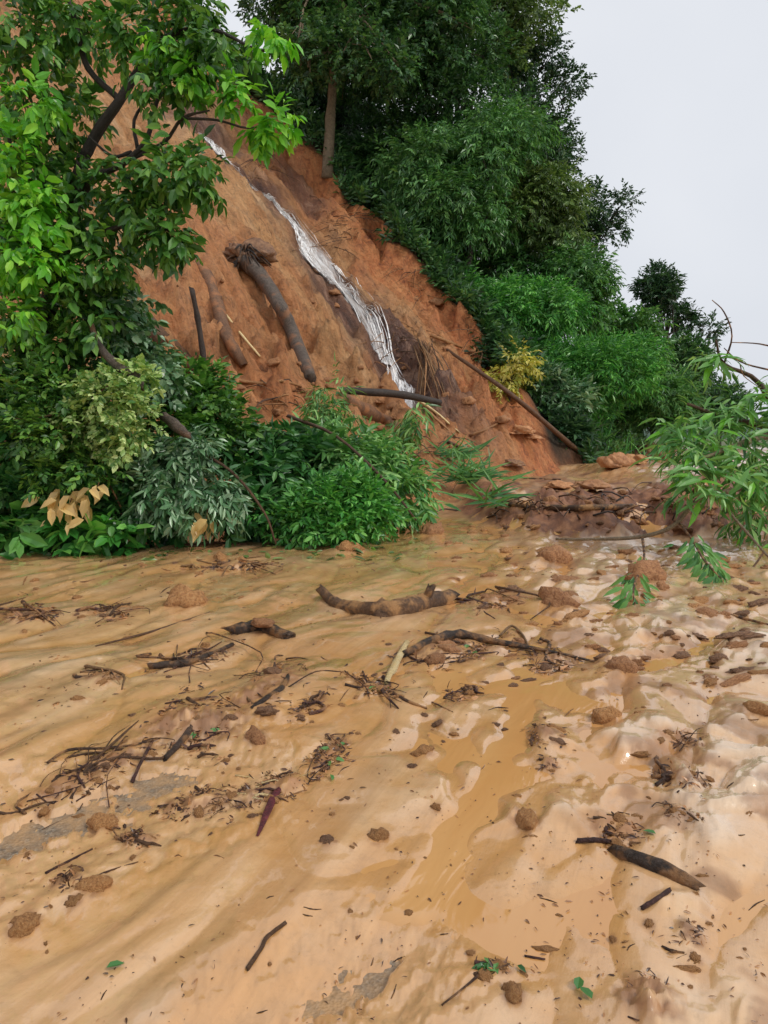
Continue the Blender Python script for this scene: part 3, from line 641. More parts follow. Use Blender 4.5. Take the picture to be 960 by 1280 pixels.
def place_leaf(me, p, d, n, r, sc=1.0, name='leaf'):
    o = link(name, me); o.parent = r; d = Vector(d).normalized(); s = d.cross(Vector(n)).normalized(); nn = s.cross(d)
    mt = Matrix((( d.x, -s.x, nn.x), (d.y, -s.y, nn.y), (d.z, -s.z, nn.z))).to_4x4()
    o.matrix_local = Matrix.Translation(Vector(np.asarray(p, float))-r.location) @ mt @ Matrix.Scale(sc, 4); return o
lm1 = leafmesh("broad_leaf", 'round', .2, .095, 'leaf_mid'); lm2 = leafmesh("bright_leaf", 'round', .2, .09, 'leaf_bright')
for c, rr, wt in lc[9:]:
    for _ in range(9):
        p = np.asarray(c)+np.array([rng.normal(0, .45), -rr[1]*1.02, rng.normal(0, .45)])*np.array([rr[0], 1, rr[2]]) ; place_leaf(lm1, p, (rng.normal(0, .8), -.6, -rng.uniform(.2, .9)), (rng.normal(0, .3), -.6, .8), lt, rng.uniform(.75, 1.15))
for c, rr, wt in [C(345, 150, 18, 9.0), C(18, 240, 34, 9.1), C(50, 262, 30, 9.1), C(12, 320, 34, 9.0), C(290, 118, 14, 9.1)]:
    for _ in range(12):
        p = np.asarray(c)+rng.normal(0, .5, 3)*np.asarray(rr); place_leaf(lm2, p, (rng.normal(0, .8), -.5, -rng.uniform(.2, .9)), (rng.normal(0, .3), -.6, .8), lt, rng.uniform(.8, 1.2))

SH = "plants heaped at the foot of the scar"
def bushes(name, label, spec, *a, **k):
    bx = under(at(spec[0][0], spec[0][1], spec[0][3]+.55)); return plant(name, label, bx, [C(*s) for s in spec], *a, group=SH, **k)
bushes("fallen_bush", "dark heap of broad leaves in the lower left corner of the greenery", [(40, 560, 75, 10.2), (20, 640, 60, 9.8), (110, 600, 50, 9.9), (60, 500, 60, 10.4), (160, 590, 46, 10), (150, 645, 40, 9.8), (200, 655, 30, 9.9), (100, 650, 36, 9.7)], 'leaf_deep', .18, .085, 1500, hang=.2)
bushes("variegated_shrub", "pale cream-green fine-leaved shrub in the dark greenery", [(135, 500, 42, 9.2), (105, 530, 32, 9.2), (160, 525, 34, 9.1), (172, 478, 24, 9.3), (150, 555, 22, 9.1)], 'leaf_pale', .085, .05, 520, 8, .16)
bushes("green_shrub", "bright mid-green shrub left of the pale variegated one", [(55, 490, 40, 9.3), (80, 545, 38, 9.2), (40, 540, 34, 9.2), (120, 580, 34, 9.2), (70, 590, 34, 9.2)], 'leaf_mid', .1, .05, 480, 8, .18)
bushes("vine_bush", "bluish round-leaved vine mass climbing below the broad-leaved tree", [(150, 410, 40, 10.2), (165, 460, 40, 10.3), (135, 370, 30, 10.2), (190, 480, 34, 10.6)], 'leaf_blue', .13, .09, 520, hang=.35)
bushes("fallen_bush", "leafy green heap just below the thick dark log on the scar", [(235, 500, 42, 11.4), (265, 535, 42, 11.2), (215, 545, 42, 10.8), (290, 560, 36, 11.4), (255, 485, 26, 11.6)], 'leaf_mid', .15, .07, 800, hang=.2)
bushes("grey_leaf_shrub", "silvery grey-green drooping shrub at the mud's edge", [(215, 590, 38, 9.8), (235, 630, 34, 9.6), (190, 620, 30, 9.6), (275, 625, 30, 9.9), (240, 565, 26, 10)], 'leaf_blue', .17, .05, 560, 7, .2, hang=.5)
bushes("lettuce_plant", "low large-leaved green plant at the mud's edge in the left corner", [(90, 665, 34, 9.3), (40, 675, 30, 9.3), (140, 670, 30, 9.4), (10, 670, 26, 9.3)], 'leaf_grassgreen', .26, .13, 130, 5, .15, hang=.1)
bushes("broadleaf_plant", "dark glossy broad-leaved plant between the silvery shrub and the rounded bright shrub", [(320, 600, 44, 11), (345, 575, 38, 11.6), (310, 640, 34, 10.4), (380, 580, 38, 11.8), (300, 655, 24, 10.2)], 'leaf_deep', .22, .085, 640, 6, .25, hang=.25)
bushes("rounded_shrub", "rounded bright green shrub standing furthest out on the mud", [(400, 640, 44, 10.2), (440, 630, 40, 10.4), (375, 655, 32, 10), (425, 660, 34, 10), (465, 645, 28, 10.4)], 'leaf_grassgreen', .12, .045, 1500, 7, .2, hang=.15)
bushes("long_leaf_bush", "long-leaved green bush behind the rounded bright shrub", [(430, 590, 44, 12.0), (480, 592, 38, 12.4), (395, 560, 34, 12.6), (505, 618, 34, 11.8), (450, 565, 30, 13)], 'leaf_right', .24, .06, 900, 6, .25, 'blade', .35)
bushes("bamboo_sprig", "pale drooping bamboo sprig at the lower end of the curved dark trunk", [(412, 500, 24, 14), (400, 520, 24, 13.6), (425, 525, 20, 13.6)], 'leaf_right', .26, .04, 130, 6, .3, 'blade', .7)
bushes("bamboo_sprig", "small drooping bamboo sprig hanging below the horizontal dark log", [(515, 520, 14, 14.5), (510, 545, 14, 14.3)], 'leaf_right', .26, .045, 46, 6, .3, 'blade', .8)
P = np.array([hit(rng.uniform(0, 520), rng.uniform(672, 702)) for _ in range(150)]); P[:, 2] += .01; D = rng.normal(0, 1, P.shape); D[:, 2] = np.abs(D[:, 2])*.2
V, F = leaves(P, D, rng.normal(0, .35, P.shape)+np.array([0, 0, 1]), rng.uniform(.06, .2, 150), rng.uniform(.03, .08, 150), 'round', .2, .2); o = link("leaf_litter", mk("leaf_litter", V, F, 'leaf_olive', False)); o['kind'] = 'stuff'; o['label'] = 'torn leaves pressed into the mud along the foot of the greenery'; o['category'] = 'leaf litter'
VN = "stems slumped through the left greenery"
for (pts, rr_, mt, lab) in [([(112, 395, 9.4), (122, 430, 9.3), (148, 458, 9.2), (172, 472, 9.2), (182, 492, 9.2)], [2, 5, 6, 5, 2.5], 'grey_bark', "broken grey limb bending down through the vine mass"), ([(205, 520, 9.9), (222, 534, 9.7), (235, 545, 9.7)], [6, 7, 5], 'grey_bark', "grey log end poking from the leafy heap"),
        ([(10, 525, 9.2), (60, 520, 9.1), (110, 500, 9.1), (150, 470, 9.2)], [1.6, 1.4, 1.2, .8], 'brown_bark', "thin stem crossing the pale variegated shrub"), ([(240, 560, 10), (290, 590, 9.8), (330, 640, 9.6), (345, 680, 9.5)], [2, 1.8, 1.5, 1], 'brown_bark', "thin stem sagging between the silvery and rounded shrubs"),
        ([(360, 520, 12), (420, 545, 11.2), (480, 600, 10.6), (520, 650, 10.4)], [2.2, 2, 1.8, 1.2], 'brown_bark', "bent stem lying over the long-leaved bush")]:
    V, F = tube([at(*p) for p in pts], [q*p[2]/FPX for q, p in zip(rr_, pts)], None, 8, .06, .8); single("slumped_stem", V, F, mt, lab, "branch", VN)
# strap leaved plant half buried at the tongue's left side
for (px, py, n, lab) in [(580, 608, 110, "strap-leaved green plant flattened at the edge of the muddy pool"), (610, 640, 36, "strap-leaved tuft drooping into the muddy pool"), (560, 580, 50, "strap-leaved plant lying against the debris above the muddy pool")]:
    p = hit(px, py); r = root("strap_leaf_plant", p, lab, "plant", SH)
    me = leafmesh("strap_leaf", 'blade', .9, .06, 'leaf_right', .15, .2); me2 = leafmesh("strap_leaf", 'blade', .9, .065, 'leaf_deep', .15, .25)
    for j in range(n):
        a_ = rng.uniform(0, 6.28); place_leaf(me if j % 2 else me2, p+np.array([rng.normal(0, .32), rng.normal(-.15, .15), .05+.25*rng.random()]), (math.cos(a_)*1.2+.3, math.sin(a_)*.5-.45, rng.uniform(.15, .8)), (rng.normal(0, .6), -.9, .5), r, rng.uniform(.5, 1.0), 'strap_leaf')
# withered tan leaves
for (px, py, Y_, n, sx, sz, lab) in [(88, 628, 9.0, 26, .28, .2, "withered tan leaf cluster hanging in the lower left greenery"), (258, 650, 9.4, 9, .16, .1, "withered tan leaves at the foot of the silvery shrub"), (122, 610, 8.95, 4, .06, .05, "single pale withered leaf spray above the tan leaf cluster")]:
    c = at(px, py, Y_); r = root("withered_leaves", c-np.array([0, 0, .25]), lab, "dead leaves"); me = leafmesh("withered_leaf", 'round', .22, .11, 'leaf_dead', .3, .35)
    V, F = tube([c+np.array([.1, .5, -.3]), c+np.array([0, .2, .15]), c], [.012, .01, .006], 8, 5); part("stem", V, F, 'twig', r)
    for j in range(n):
        place_leaf(me, c+np.array([rng.normal(0, sx*.6), rng.normal(0, .1), rng.normal(0, sz*.6)]), (rng.normal(-.2, .6), -.3, -rng.uniform(.1, 1)), (rng.normal(0, .3), -.8, .6), r, rng.uniform(.7, 1.2), 'withered_leaf')

# -- fallen tree at the right
Yr = 10.5; rb = under(at(985, 640, 10.8))
rt = root("fallen_tree", rb, "fallen long-leaved tree sprawling over the mud bank at the right side", "tree")
limb([(1010, 640, 10.8), (985, 560, 10.6), (960, 545, 10.3), (912, 560, 9.8), (880, 572, 9.4)], [7, 6, 4.5, 3.5, 2], 'pale_bark', rt)
limb([(1010, 560, 10.8), (960, 535, 10.5), (900, 520, 10.2), (860, 505, 10)], [5, 4, 3, 2], 'brown_bark', rt)
l3 = limb([(985, 560, 10.6), (950, 480, 10.4), (905, 455, 10.2), (895, 425, 10.1)], [4, 3, 2, 1.2], 'brown_bark', rt)
limb([(905, 455, 10.2), (915, 420, 10), (905, 390, 10), (890, 375, 10)], [1.4, 1.0, .8, .5], 'twig', rt, 'twig', l3)
limb([(1000, 470, 10), (960, 462, 10), (925, 452, 10), (905, 435, 10)], [1.6, 1.2, .9, .6], 'twig', rt, 'twig', l3)
limb([(990, 440, 10), (950, 430, 10), (915, 428, 10)], [1.2, .9, .5], 'twig', rt, 'twig', l3)
limb([(925, 455, 10), (930, 470, 10), (950, 485, 10)], [.8, .6, .4], 'twig', rt, 'twig', l3)
rc = [C(940, 540, 42, 10.2), C(890, 545, 34, 9.9), C(858, 565, 26, 9.7), C(910, 595, 38, 9.6), C(960, 600, 42, 9.9), C(872, 605, 22, 9.3), C(893, 448, 10, 10.1), C(965, 520, 30, 10.5), C(838, 535, 18, 10.2), C(945, 650, 30, 10.2), C(885, 515, 20, 10.2), C(860, 592, 16, 9.3), C(985, 610, 50, 10.4), C(930, 500, 16, 10.3)]
L_ = []
for c, rr, wt in rc:
    n = int(6+wt*150); P, d = cluster_pts(c, rr, n, .35, .1); A = d*.6+rng.normal(0, .5, (n, 3)); A[:, 2] -= .2
    L_.append(sprays(P, A, .28, 6, .26, .05, .75, 'blade', .3, hang=.2))
V, F = joinarr(L_); part("crown", V, F, 'leaf_right', rt, False, 'stuff')
rl = leafmesh("long_leaf", 'blade', .36, .075, 'leaf_right'); rl2 = leafmesh("long_leaf", 'blade', .36, .085, 'leaf_bright')
for c, rr, wt in rc:
    for _ in range(14):
        p = np.asarray(c)+rng.normal(0, .5, 3)*np.asarray(rr)-np.array([0, rr[1]*.8, 0]); place_leaf(rl if rng.random() < .8 else rl2, p, (rng.normal(-.3, .8), -.4, -rng.uniform(-.2, .9)), (rng.normal(0, .3), -.5, .8), rt, rng.uniform(.6, 1.15))
# bare branch bowing out of it, with hanging sprigs
bb = root("bare_branch", hit(702, 678), "bare pale branch bowing low over the mud from the fallen tree", "branch")
l4 = limb([(695, 674, 9.9), (740, 674, 9.6), (800, 671, 9.4), (842, 657, 9.3), (875, 622, 9.4), (920, 612, 9.6), (985, 592, 10)], [1.6, 2, 2.4, 2.8, 3, 3.2, 3.5], 'pale_bark', bb)
limb([(892, 618, 9.45), (920, 650, 9.0), (955, 690, 8.6), (968, 704, 8.5)], [2, 1.8, 1.5, 1], 'pale_bark', bb, 'twig', l4)
limb([(955, 690, 8.6), (925, 735, 8.2), (917, 775, 7.6)], [1.2, 1, .7], 'brown_bark', bb, 'twig', l4)
me = leafmesh("sprig_leaf", 'blade', .2, .05, 'leaf_right'); me2 = leafmesh("sprig_leaf", 'blade', .2, .055, 'leaf_deep')
for (pts, spread, n, lab) in [([(803, 672, 9.4), (805, 698, 8.2), (792, 735, 6.9), (797, 768, 6.3)], 26, 62, "leafy sprig drooping to the mud below the bare branch"),
                              ([(850, 655, 9.3), (866, 676, 8.6), (880, 700, 8.0), (900, 722, 7.5)], 26, 80, "leafy sprig hanging under the bend of the bare branch")]:
    r = root("leafy_sprig", at(*pts[-1])-np.array([0, 0, .02]), lab, "sprig"); limb(pts, [1.6, 1.5, 1.3, .8], 'twig', r, 'stem')
    CC = catmull([at(*p) for p in pts[1:]], 40)
    for j in range(n):
        q = CC[rng.integers(0, 40)]; s_ = spread*q[1]/FPX; sx_ = rng.normal(0, 1); p = q+np.array([sx_*s_*.28, rng.normal(0, .04), rng.normal(0, s_*.2)])
        place_leaf(me if j % 3 else me2, p, (sx_*.6+rng.normal(0, .25), -.3, -rng.uniform(.3, 1.1)), (rng.normal(0, .4), -.8, .5), r, rng.uniform(.6, 1.15))

# ------------------------------------------------------------------ trunks and sticks on the scar and in the debris
def lie(pts, lift=0.6, rad=None):
    out = []
    for i, p in enumerate(pts):
        h = hit(p[0], p[1]); rr = pxm(rad[min(i, len(rad)-1)], h); out.append(h+np.array([0, 0, rr*(lift*.75 if lift > .8 else lift*.5)]))
    return np.array(out)
def stick(name, label, pts, rad, mat, cat='stick', lift=.6, rough=.07, jag=1.0, k=8, group=None, flat=1.0, dz=None):
    P = lie(pts, lift, rad)
    if dz is not None: P[:, 2] += np.asarray(dz)
    Rr = [pxm(q, p) for q, p in zip(np.interp(np.linspace(0, 1, len(P)), np.linspace(0, 1, len(rad)), rad), P)]
    V, F = tube(P, Rr, None, k, rough, jag, flat); return single(name, V, F, mat, label, cat, group)
rbt = root("uprooted_trunk", hit(385, 470), "thick grey curved trunk with its root ball still in the scar", "trunk")
P = np.array([hit(303, 332)+np.array([.1, -.1, .1]), hit(330, 362)+np.array([0, -.2, .25]), hit(352, 398)+np.array([0, -.2, .25]), hit(370, 435)+np.array([0, -.15, .2]), hit(388, 478)+np.array([0, 0, .1])])
V, F = tube(P, [pxm(q, p) for q, p in zip([10, 8.6, 8.6, 8.4, 8], P)], 26, 11, .035, .6); part("trunk", V, F, 'grey_bark', rbt)
c = P[0]
for j in range(26):
    a_ = rng.normal(0, 1, 3); a_ = a_/np.linalg.norm(a_); a_[1] = -abs(a_[1])*.6
    V, F = tube([c+rng.normal(0, .12, 3), c+a_*.35+np.array([0, 0, .1]), c+a_*np.array([.75, .4, .6])+np.array([0, -.1, -.25])], [.05, .03, .008], 8, 5, .1); part("root", V, F, 'brown_bark' if j % 2 else 'dark_bark', rbt)
V, F = clod_mesh(3, 4, .4); part("root_ball", V*np.array([.62, .45, .5])+c+np.array([0, .25, .12]), F, 'dark_clod', rbt)
stick("buried_trunk", "pale muddy trunk sunk in the scar left of the thick grey one", [(235, 322), (258, 348), (272, 385), (282, 420), (303, 456)], [5, 8, 8, 8, 6], 'slope_bark', 'trunk', .5)
P0 = hit(257, 461); P1 = at(249, 410, P0[1]-.1); P2 = at(240, 362, P0[1]-.25)
V, F = tube([P0-np.array([0, 0, .2]), P1, P2], [pxm(3.6, P0), pxm(3.4, P0), pxm(3, P0)], 12, 8, .06, 1.0); single("black_stake", V, F, 'dark_bark', "black stick standing upright at the foot of the scar", "stick")
stick("thick_log", "thick dark log end showing above the leafy heap on the scar", [(170, 395), (200, 428), (225, 450), (246, 468)], [12, 12, 11, 9], 'brown_bark', 'log', .7, .03)
stick("thin_pole", "thin reddish pole lying along the thick dark log", [(178, 398), (210, 430), (248, 468)], [1.8, 1.8, 1.5], 'tan_root', lift=3)
stick("pale_root", "pale bent root on the scar left of the black stick", [(197, 318), (208, 335), (222, 358)], [1.8, 1.8, 1.0], 'tan_root', 'root', 1)
stick("pale_root", "pale thin root beside the first one, left of the black stick", [(205, 316), (215, 330), (220, 342)], [1.4, 1.2, .8], 'tan_root', 'root', 1)
stick("pale_root", "pale straight stick between the muddy trunk and the thick grey trunk", [(282, 395), (300, 418), (325, 447)], [1.6, 1.6, 1.2], 'fresh_wood', 'stick', 1.5)
stick("pale_root", "long wavy root along the foot of the scar", [(268, 470), (300, 478), (330, 482), (352, 478), (376, 484)], [2.2, 2.5, 2.5, 2, 1.4], 'tan_root', 'root', 1)
P = [at(420, 488, 17.0), at(460, 490, 17.2), at(505, 494, 17.6), at(549, 503, 18)]
P = [np.array([q[0], q[1], q[2]]) for q in P]
V, F = tube(P, [.085, .09, .09, .075], 16, 9, .04, .8); single("dark_log", V, F, 'dark_bark', "long dark log lying level across the foot of the stream", "log")
stick("half_buried_log", "brown log half buried below the level dark log", [(430, 500), (455, 515), (480, 528), (505, 540)], [9, 10, 9, 6], 'slope_bark', 'log', .3)
stick("split_wood", "freshly split pale wood jutting from the debris under the stream", [(528, 508), (545, 520), (572, 541)], [3, 4, 2], 'fresh_wood', 'wood', 1.4, .15, 3, flat=.5)
stick("split_wood", "second pale splinter of wood beside the freshly split one", [(535, 516), (552, 532), (568, 545)], [2.5, 3, 1.5], 'tan_root', 'wood', 1.0, .15, 3, flat=.5)
Pa = at(560, 438, 23.9); Pc = at(640, 494, 21.5); Pb = hit(722, 566)
V, F = tube([Pa, Pc, Pb+np.array([0, 0, .06])], [.05, .07, .085], 18, 9, .04, 1.0); single("leaning_trunk", V, F, 'brown_bark', "long straight brown trunk slid down the scar's right side to the mud", "trunk")
stick("dead_branch", "short dead branch sticking out at the top of the dry fronds", [(540, 425), (560, 432), (577, 438)], [2.2, 2, 1.5], 'tan_root', 'branch', 3)
stick("forked_root", "pale forked root on the debris heap right of the split wood", [(588, 547), (605, 540), (622, 531)], [1.8, 1.5, 1], 'tan_root', 'root', 2)
stick("forked_root", "dark fork of root below the pale forked one", [(560, 555), (575, 562), (588, 574)], [2, 1.6, 1], 'brown_bark', 'root', 2)
# dry fronds hanging
p = hit(520, 440); r = root("dry_fronds", hit(545, 505), "sheaf of dry brown fronds hanging beside the stream's foot", "fronds")
for j in range(34):
    x0, x1 = rng.uniform(508, 548), rng.uniform(520, 575); h0 = hit(x0*.7+530*.3, rng.uniform(425, 440)); h1 = hit(x1, rng.uniform(485, 520))
    mdl = (h0+h1)/2+np.array([rng.normal(0, .08), -.15, rng.uniform(.05, .35)]); V, F = tube([h0+np.array([0, 0, .1]), mdl, h1+np.array([0, 0, .05])], [.018, .022, .008], 9, 5, .1, 0, .4); part("frond", V, F, ['dead_straw', 'tan_root', 'brown_bark'][j % 3], r)
# mats of fine roots in the scar
def rootmat(label, px, py, n, lw, lh, mats=('brown_bark', 'tan_root', 'twig')):
    r = root("root_mat", hit(px, py), label, "roots")
    for j in range(n):
        a_, b_ = px+rng.normal(0, lw), py+rng.normal(0, lh); h0 = hit(a_, b_); h1 = hit(a_+rng.normal(4, 26), b_+rng.normal(2, 5) if py > 600 else b_+rng.uniform(6, 24)); hm = (h0+h1)/2+np.array([rng.normal(0, .06), -.08, .1])
        V, F = tube([h0, hm, h1], [.016, .012, .004], 6, 4); part("root", V, F, mats[j % len(mats)], r)
rootmat("torn root mat hanging at the undercut block beside the stream", 425, 285, 40, 16, 16)
rootmat("tangle of roots along the right bank of the stream", 500, 420, 34, 18, 22)
rootmat("tangle of roots and straw on the debris heap under the stream", 520, 560, 40, 34, 14)
rootmat("tangle of roots on the scar foot above the long-leaved bush", 340, 495, 26, 32, 12)
rootmat("broken roots high on the scar, right of the stream's upper run", 325, 205, 22, 14, 14)
rootmat("dark roots and straw on the left end of the mud bank", 650, 630, 24, 34, 8, ('twig', 'brown_bark', 'dark_bark'))
rootmat("dark roots on the face of the mud bank", 790, 642, 26, 55, 14, ('twig', 'dark_bark', 'brown_bark'))
rootmat("roots hanging from the upper part of the scar's right rim", 452, 262, 22, 14, 14)
rootmat("roots hanging from the middle of the scar's right rim", 520, 345, 22, 14, 16)
rootmat("roots hanging from the lower part of the scar's right rim", 590, 425, 22, 14, 16)
stick("sunken_plank", "long level log lying along the mud bank's left end", [(640, 632), (690, 636), (740, 636), (790, 634)], [3, 4, 4, 3], 'muddy_bark', 'log', .7)
stick("bank_stick", "thin dark stick along the top of the mud bank", [(560, 575), (600, 592), (640, 598), (700, 600)], [1.5, 1.6, 1.6, 1], 'twig', 'stick', 1)
for (px, py, w_, lab, mt) in [(772, 577, 15, "brown boulder at the far end of the mud tongue", 'red_clod'), (797, 574, 11, "paler boulder touching the brown one", 'mud_clod'), (815, 566, 17, "grey block behind the two boulders", 'dark_clod'), (648, 536, 16, "reddish clod at the head of the mud tongue", 'red_clod'), (665, 545, 9, "small reddish clod beside the larger one at the tongue head", 'red_clod'),
        (640, 577, 14, "flattish mud lump on the left of the mud tongue", 'dark_clod'), (740, 605, 16, "mud lump in the middle of the mud tongue", 'red_clod'), (700, 605, 13, "smaller mud lump left of the middle one on the tongue", 'red_clod')]:
    V, F = clod_mesh(int(px), 4, .3, .8); h = hit(px, py+w_*.5); s_ = pxm(w_, h); single("boulder", V*s_*np.array([1.15, 1, .85 if px > 760 else .5])+h+np.array([0, s_*.4, s_*.25]), F, mt, lab, "boulder" if py < 580 and px > 700 else "clod")

# ------------------------------------------------------------------ debris lying on the wet mud
CL = [mk("clod", *clod_mesh(s, 3, .30, .7), 'mud_clod') for s in range(6)]; CLD = [mk("clod", *clod_mesh(s+20, 3, .34, .6), 'dark_clod') for s in range(5)]
CLR = [mk("clod", *clod_mesh(s+40, 3, .3, .75), 'red_clod') for s in range(4)]
COLLAR = []; CLUMP = []
def put_clod(px, py, rp, pool_=CL, r=None, name="mud_clod", sink=.16, sq=None, wide=1.0):
    h = hit(px, py); s_ = pxm(rp, h); o = link(name, pool_[rng.integers(0, len(pool_))])
    loc = h+np.array([0, 0, s_*(.22-sink)])
    o.location = loc if r is None else loc-np.array(r.location)
    if r is not None: o.parent = r
    o.rotation_euler = (rng.normal(0, .15), rng.normal(0, .15), rng.uniform(0, 6.28)); q = sq or rng.uniform(.55, .85); o.scale = (s_*rng.uniform(.9, 1.15)*wide, s_*rng.uniform(.8, 1.1), s_*q)
    if wide > 1.3: o.rotation_euler[2] = rng.normal(.1, .3)+(math.pi if rng.random() < .5 else 0)
    COLLAR.append((loc[0], loc[1], s_)); return o
for (px, py, rp, po, lab) in [(235, 755, 25, CL, "biggest round mud clod on the left of the road, alone"), (437, 688, 14, CL, "round clod at the foot of the rounded bright shrub"), (540, 668, 15, CLR, "orange clod at the near edge of the muddy pool"), (320, 925, 15, CLR, "squarish orange clod right of the black-stick root clump"),
        (530, 942, 12, CL, "small round clod alone below the black branch"), (548, 906, 8, CLD, "small dark clod just above the small round one"), (838, 974, 10, [mk("stone", *clod_mesh(77, 3, .2, .8), 'dark_stone')], "smooth dark stone on the pale mud, right of centre"), (30, 1160, 16, CL, "lumpy clod near the left edge, low in the photo"),
        (115, 1112, 16, CL, "lumpy clod below the thin twigs at the left"), (95, 1130, 10, CL, "small clod touching the lumpy one below the thin twigs"), (658, 1030, 20, CL, "flattened clod beside the channel, low centre"), (545, 1010, 7, CL, "small crumb clod in the fork of the channel"), (472, 1047, 12, CL, "clod with dark shreds in the smooth mud low centre"),
        (755, 900, 18, CL, "flat clod with a dark edge right of the channel head"), (775, 838, 16, CLR, "brown clod on the pale glossy mud"), (640, 1243, 14, CL, "orange clod beside the green leaf shreds at the bottom"), (945, 890, 14, CL, "clod at the right edge on the pale mud"), (810, 725, 22, CLR, "large clod behind the drooping sprig"), (700, 760, 22, CLR, "brown clod below the left end of the bare branch"),
        (405, 682, 8, CL, "small clod beside the round one under the rounded shrub"), (275, 700, 13, CL, "left clod of the pair below the silvery shrub"), (300, 703, 9, CL, "right clod of the pair below the silvery shrub"), (690, 702, 20, CLR, "wide brown clod behind the glossy mud, left of the bare branch"), (130, 1030, 14, CL, "clod at the lower edge of the bare asphalt strip")]:
    tag(put_clod(px, py, rp, po, sq=.95), lab, "clod" if 'stone' not in lab else "stone", "clods on the road mud")
zones = [(620, 960, 685, 860, 110, 3, 11, (CLR, CL, CLD)), (560, 720, 650, 760, 26, 4, 11, (CLR, CL)), (640, 960, 880, 1260, 34, 2, 8, (CL,)), (0, 340, 700, 800, 30, 2, 7, (CL, CLD)), (40, 460, 820, 1060, 46, 3, 9, (CL, CLD)), (0, 600, 1060, 1270, 14, 2, 6, (CL,)), (420, 640, 800, 960, 22, 3, 7, (CL, CLD))]
for x0, x1, y0, y1, n, r0_, r1_, pools in zones:
    for j in range(n):
        px, py = rng.uniform(x0, x1), rng.uniform(y0, y1); rp = r0_+(r1_-r0_)*rng.random()**2
        tag(put_clod(px, py, rp, pools[rng.integers(0, len(pools))], sink=.22, wide=rng.choice([1.0, 1.0, 1.4, 1.9]) if x0 > 500 else 1.0), "small mud crumb, one of many strewn over the wet road mud", "clod", "small crumbs strewn over the road mud")
for j in range(70):     # clods fallen on the scar and its foot
    px = rng.uniform(250, 640); py = rng.uniform(470, 600) if rng.random() < .7 else rng.uniform(330, 470)
    if py > 540 and px < 500: continue
    tag(put_clod(px, py, rng.uniform(3, 8), CLR, name="soil_lump", sink=.5, sq=.95), "small reddish soil lump, one of many on the scar and its foot", "clod", "soil lumps on the scar")
dl = root("driftwood_log", hit(480, 778), "muddy crooked log lying on the mud in the middle of the road", "log")
P = lie([(401, 746), (420, 757), (442, 764), (475, 768), (505, 764), (530, 757), (558, 752)], .5, [8, 9, 12, 14, 13, 12, 11]); P[0, 2] += .05
V, F = tube(P, [pxm(q, p) for q, p in zip([5, 8, 10, 13, 14, 12, 11], P)], 34, 12, .07, 1.2); lg = part("trunk", V, F, 'muddy_bark', dl)
V, F = tube([P[3], P[3]+np.array([.03, -.06, -.04]), P[3]+np.array([.10, -.14, -.10])], [.09, .07, .03], 8, 8, .1, 1); part("branch_stub", V, F, 'muddy_bark', dl)
V, F = tube([P[5], P[5]+np.array([.03, -.02, .08]), P[5]+np.array([.05, -.03, .13])], [.05, .04, .03], 6, 7, .1, 1.5); part("branch_stub", V, F, 'muddy_bark', dl)
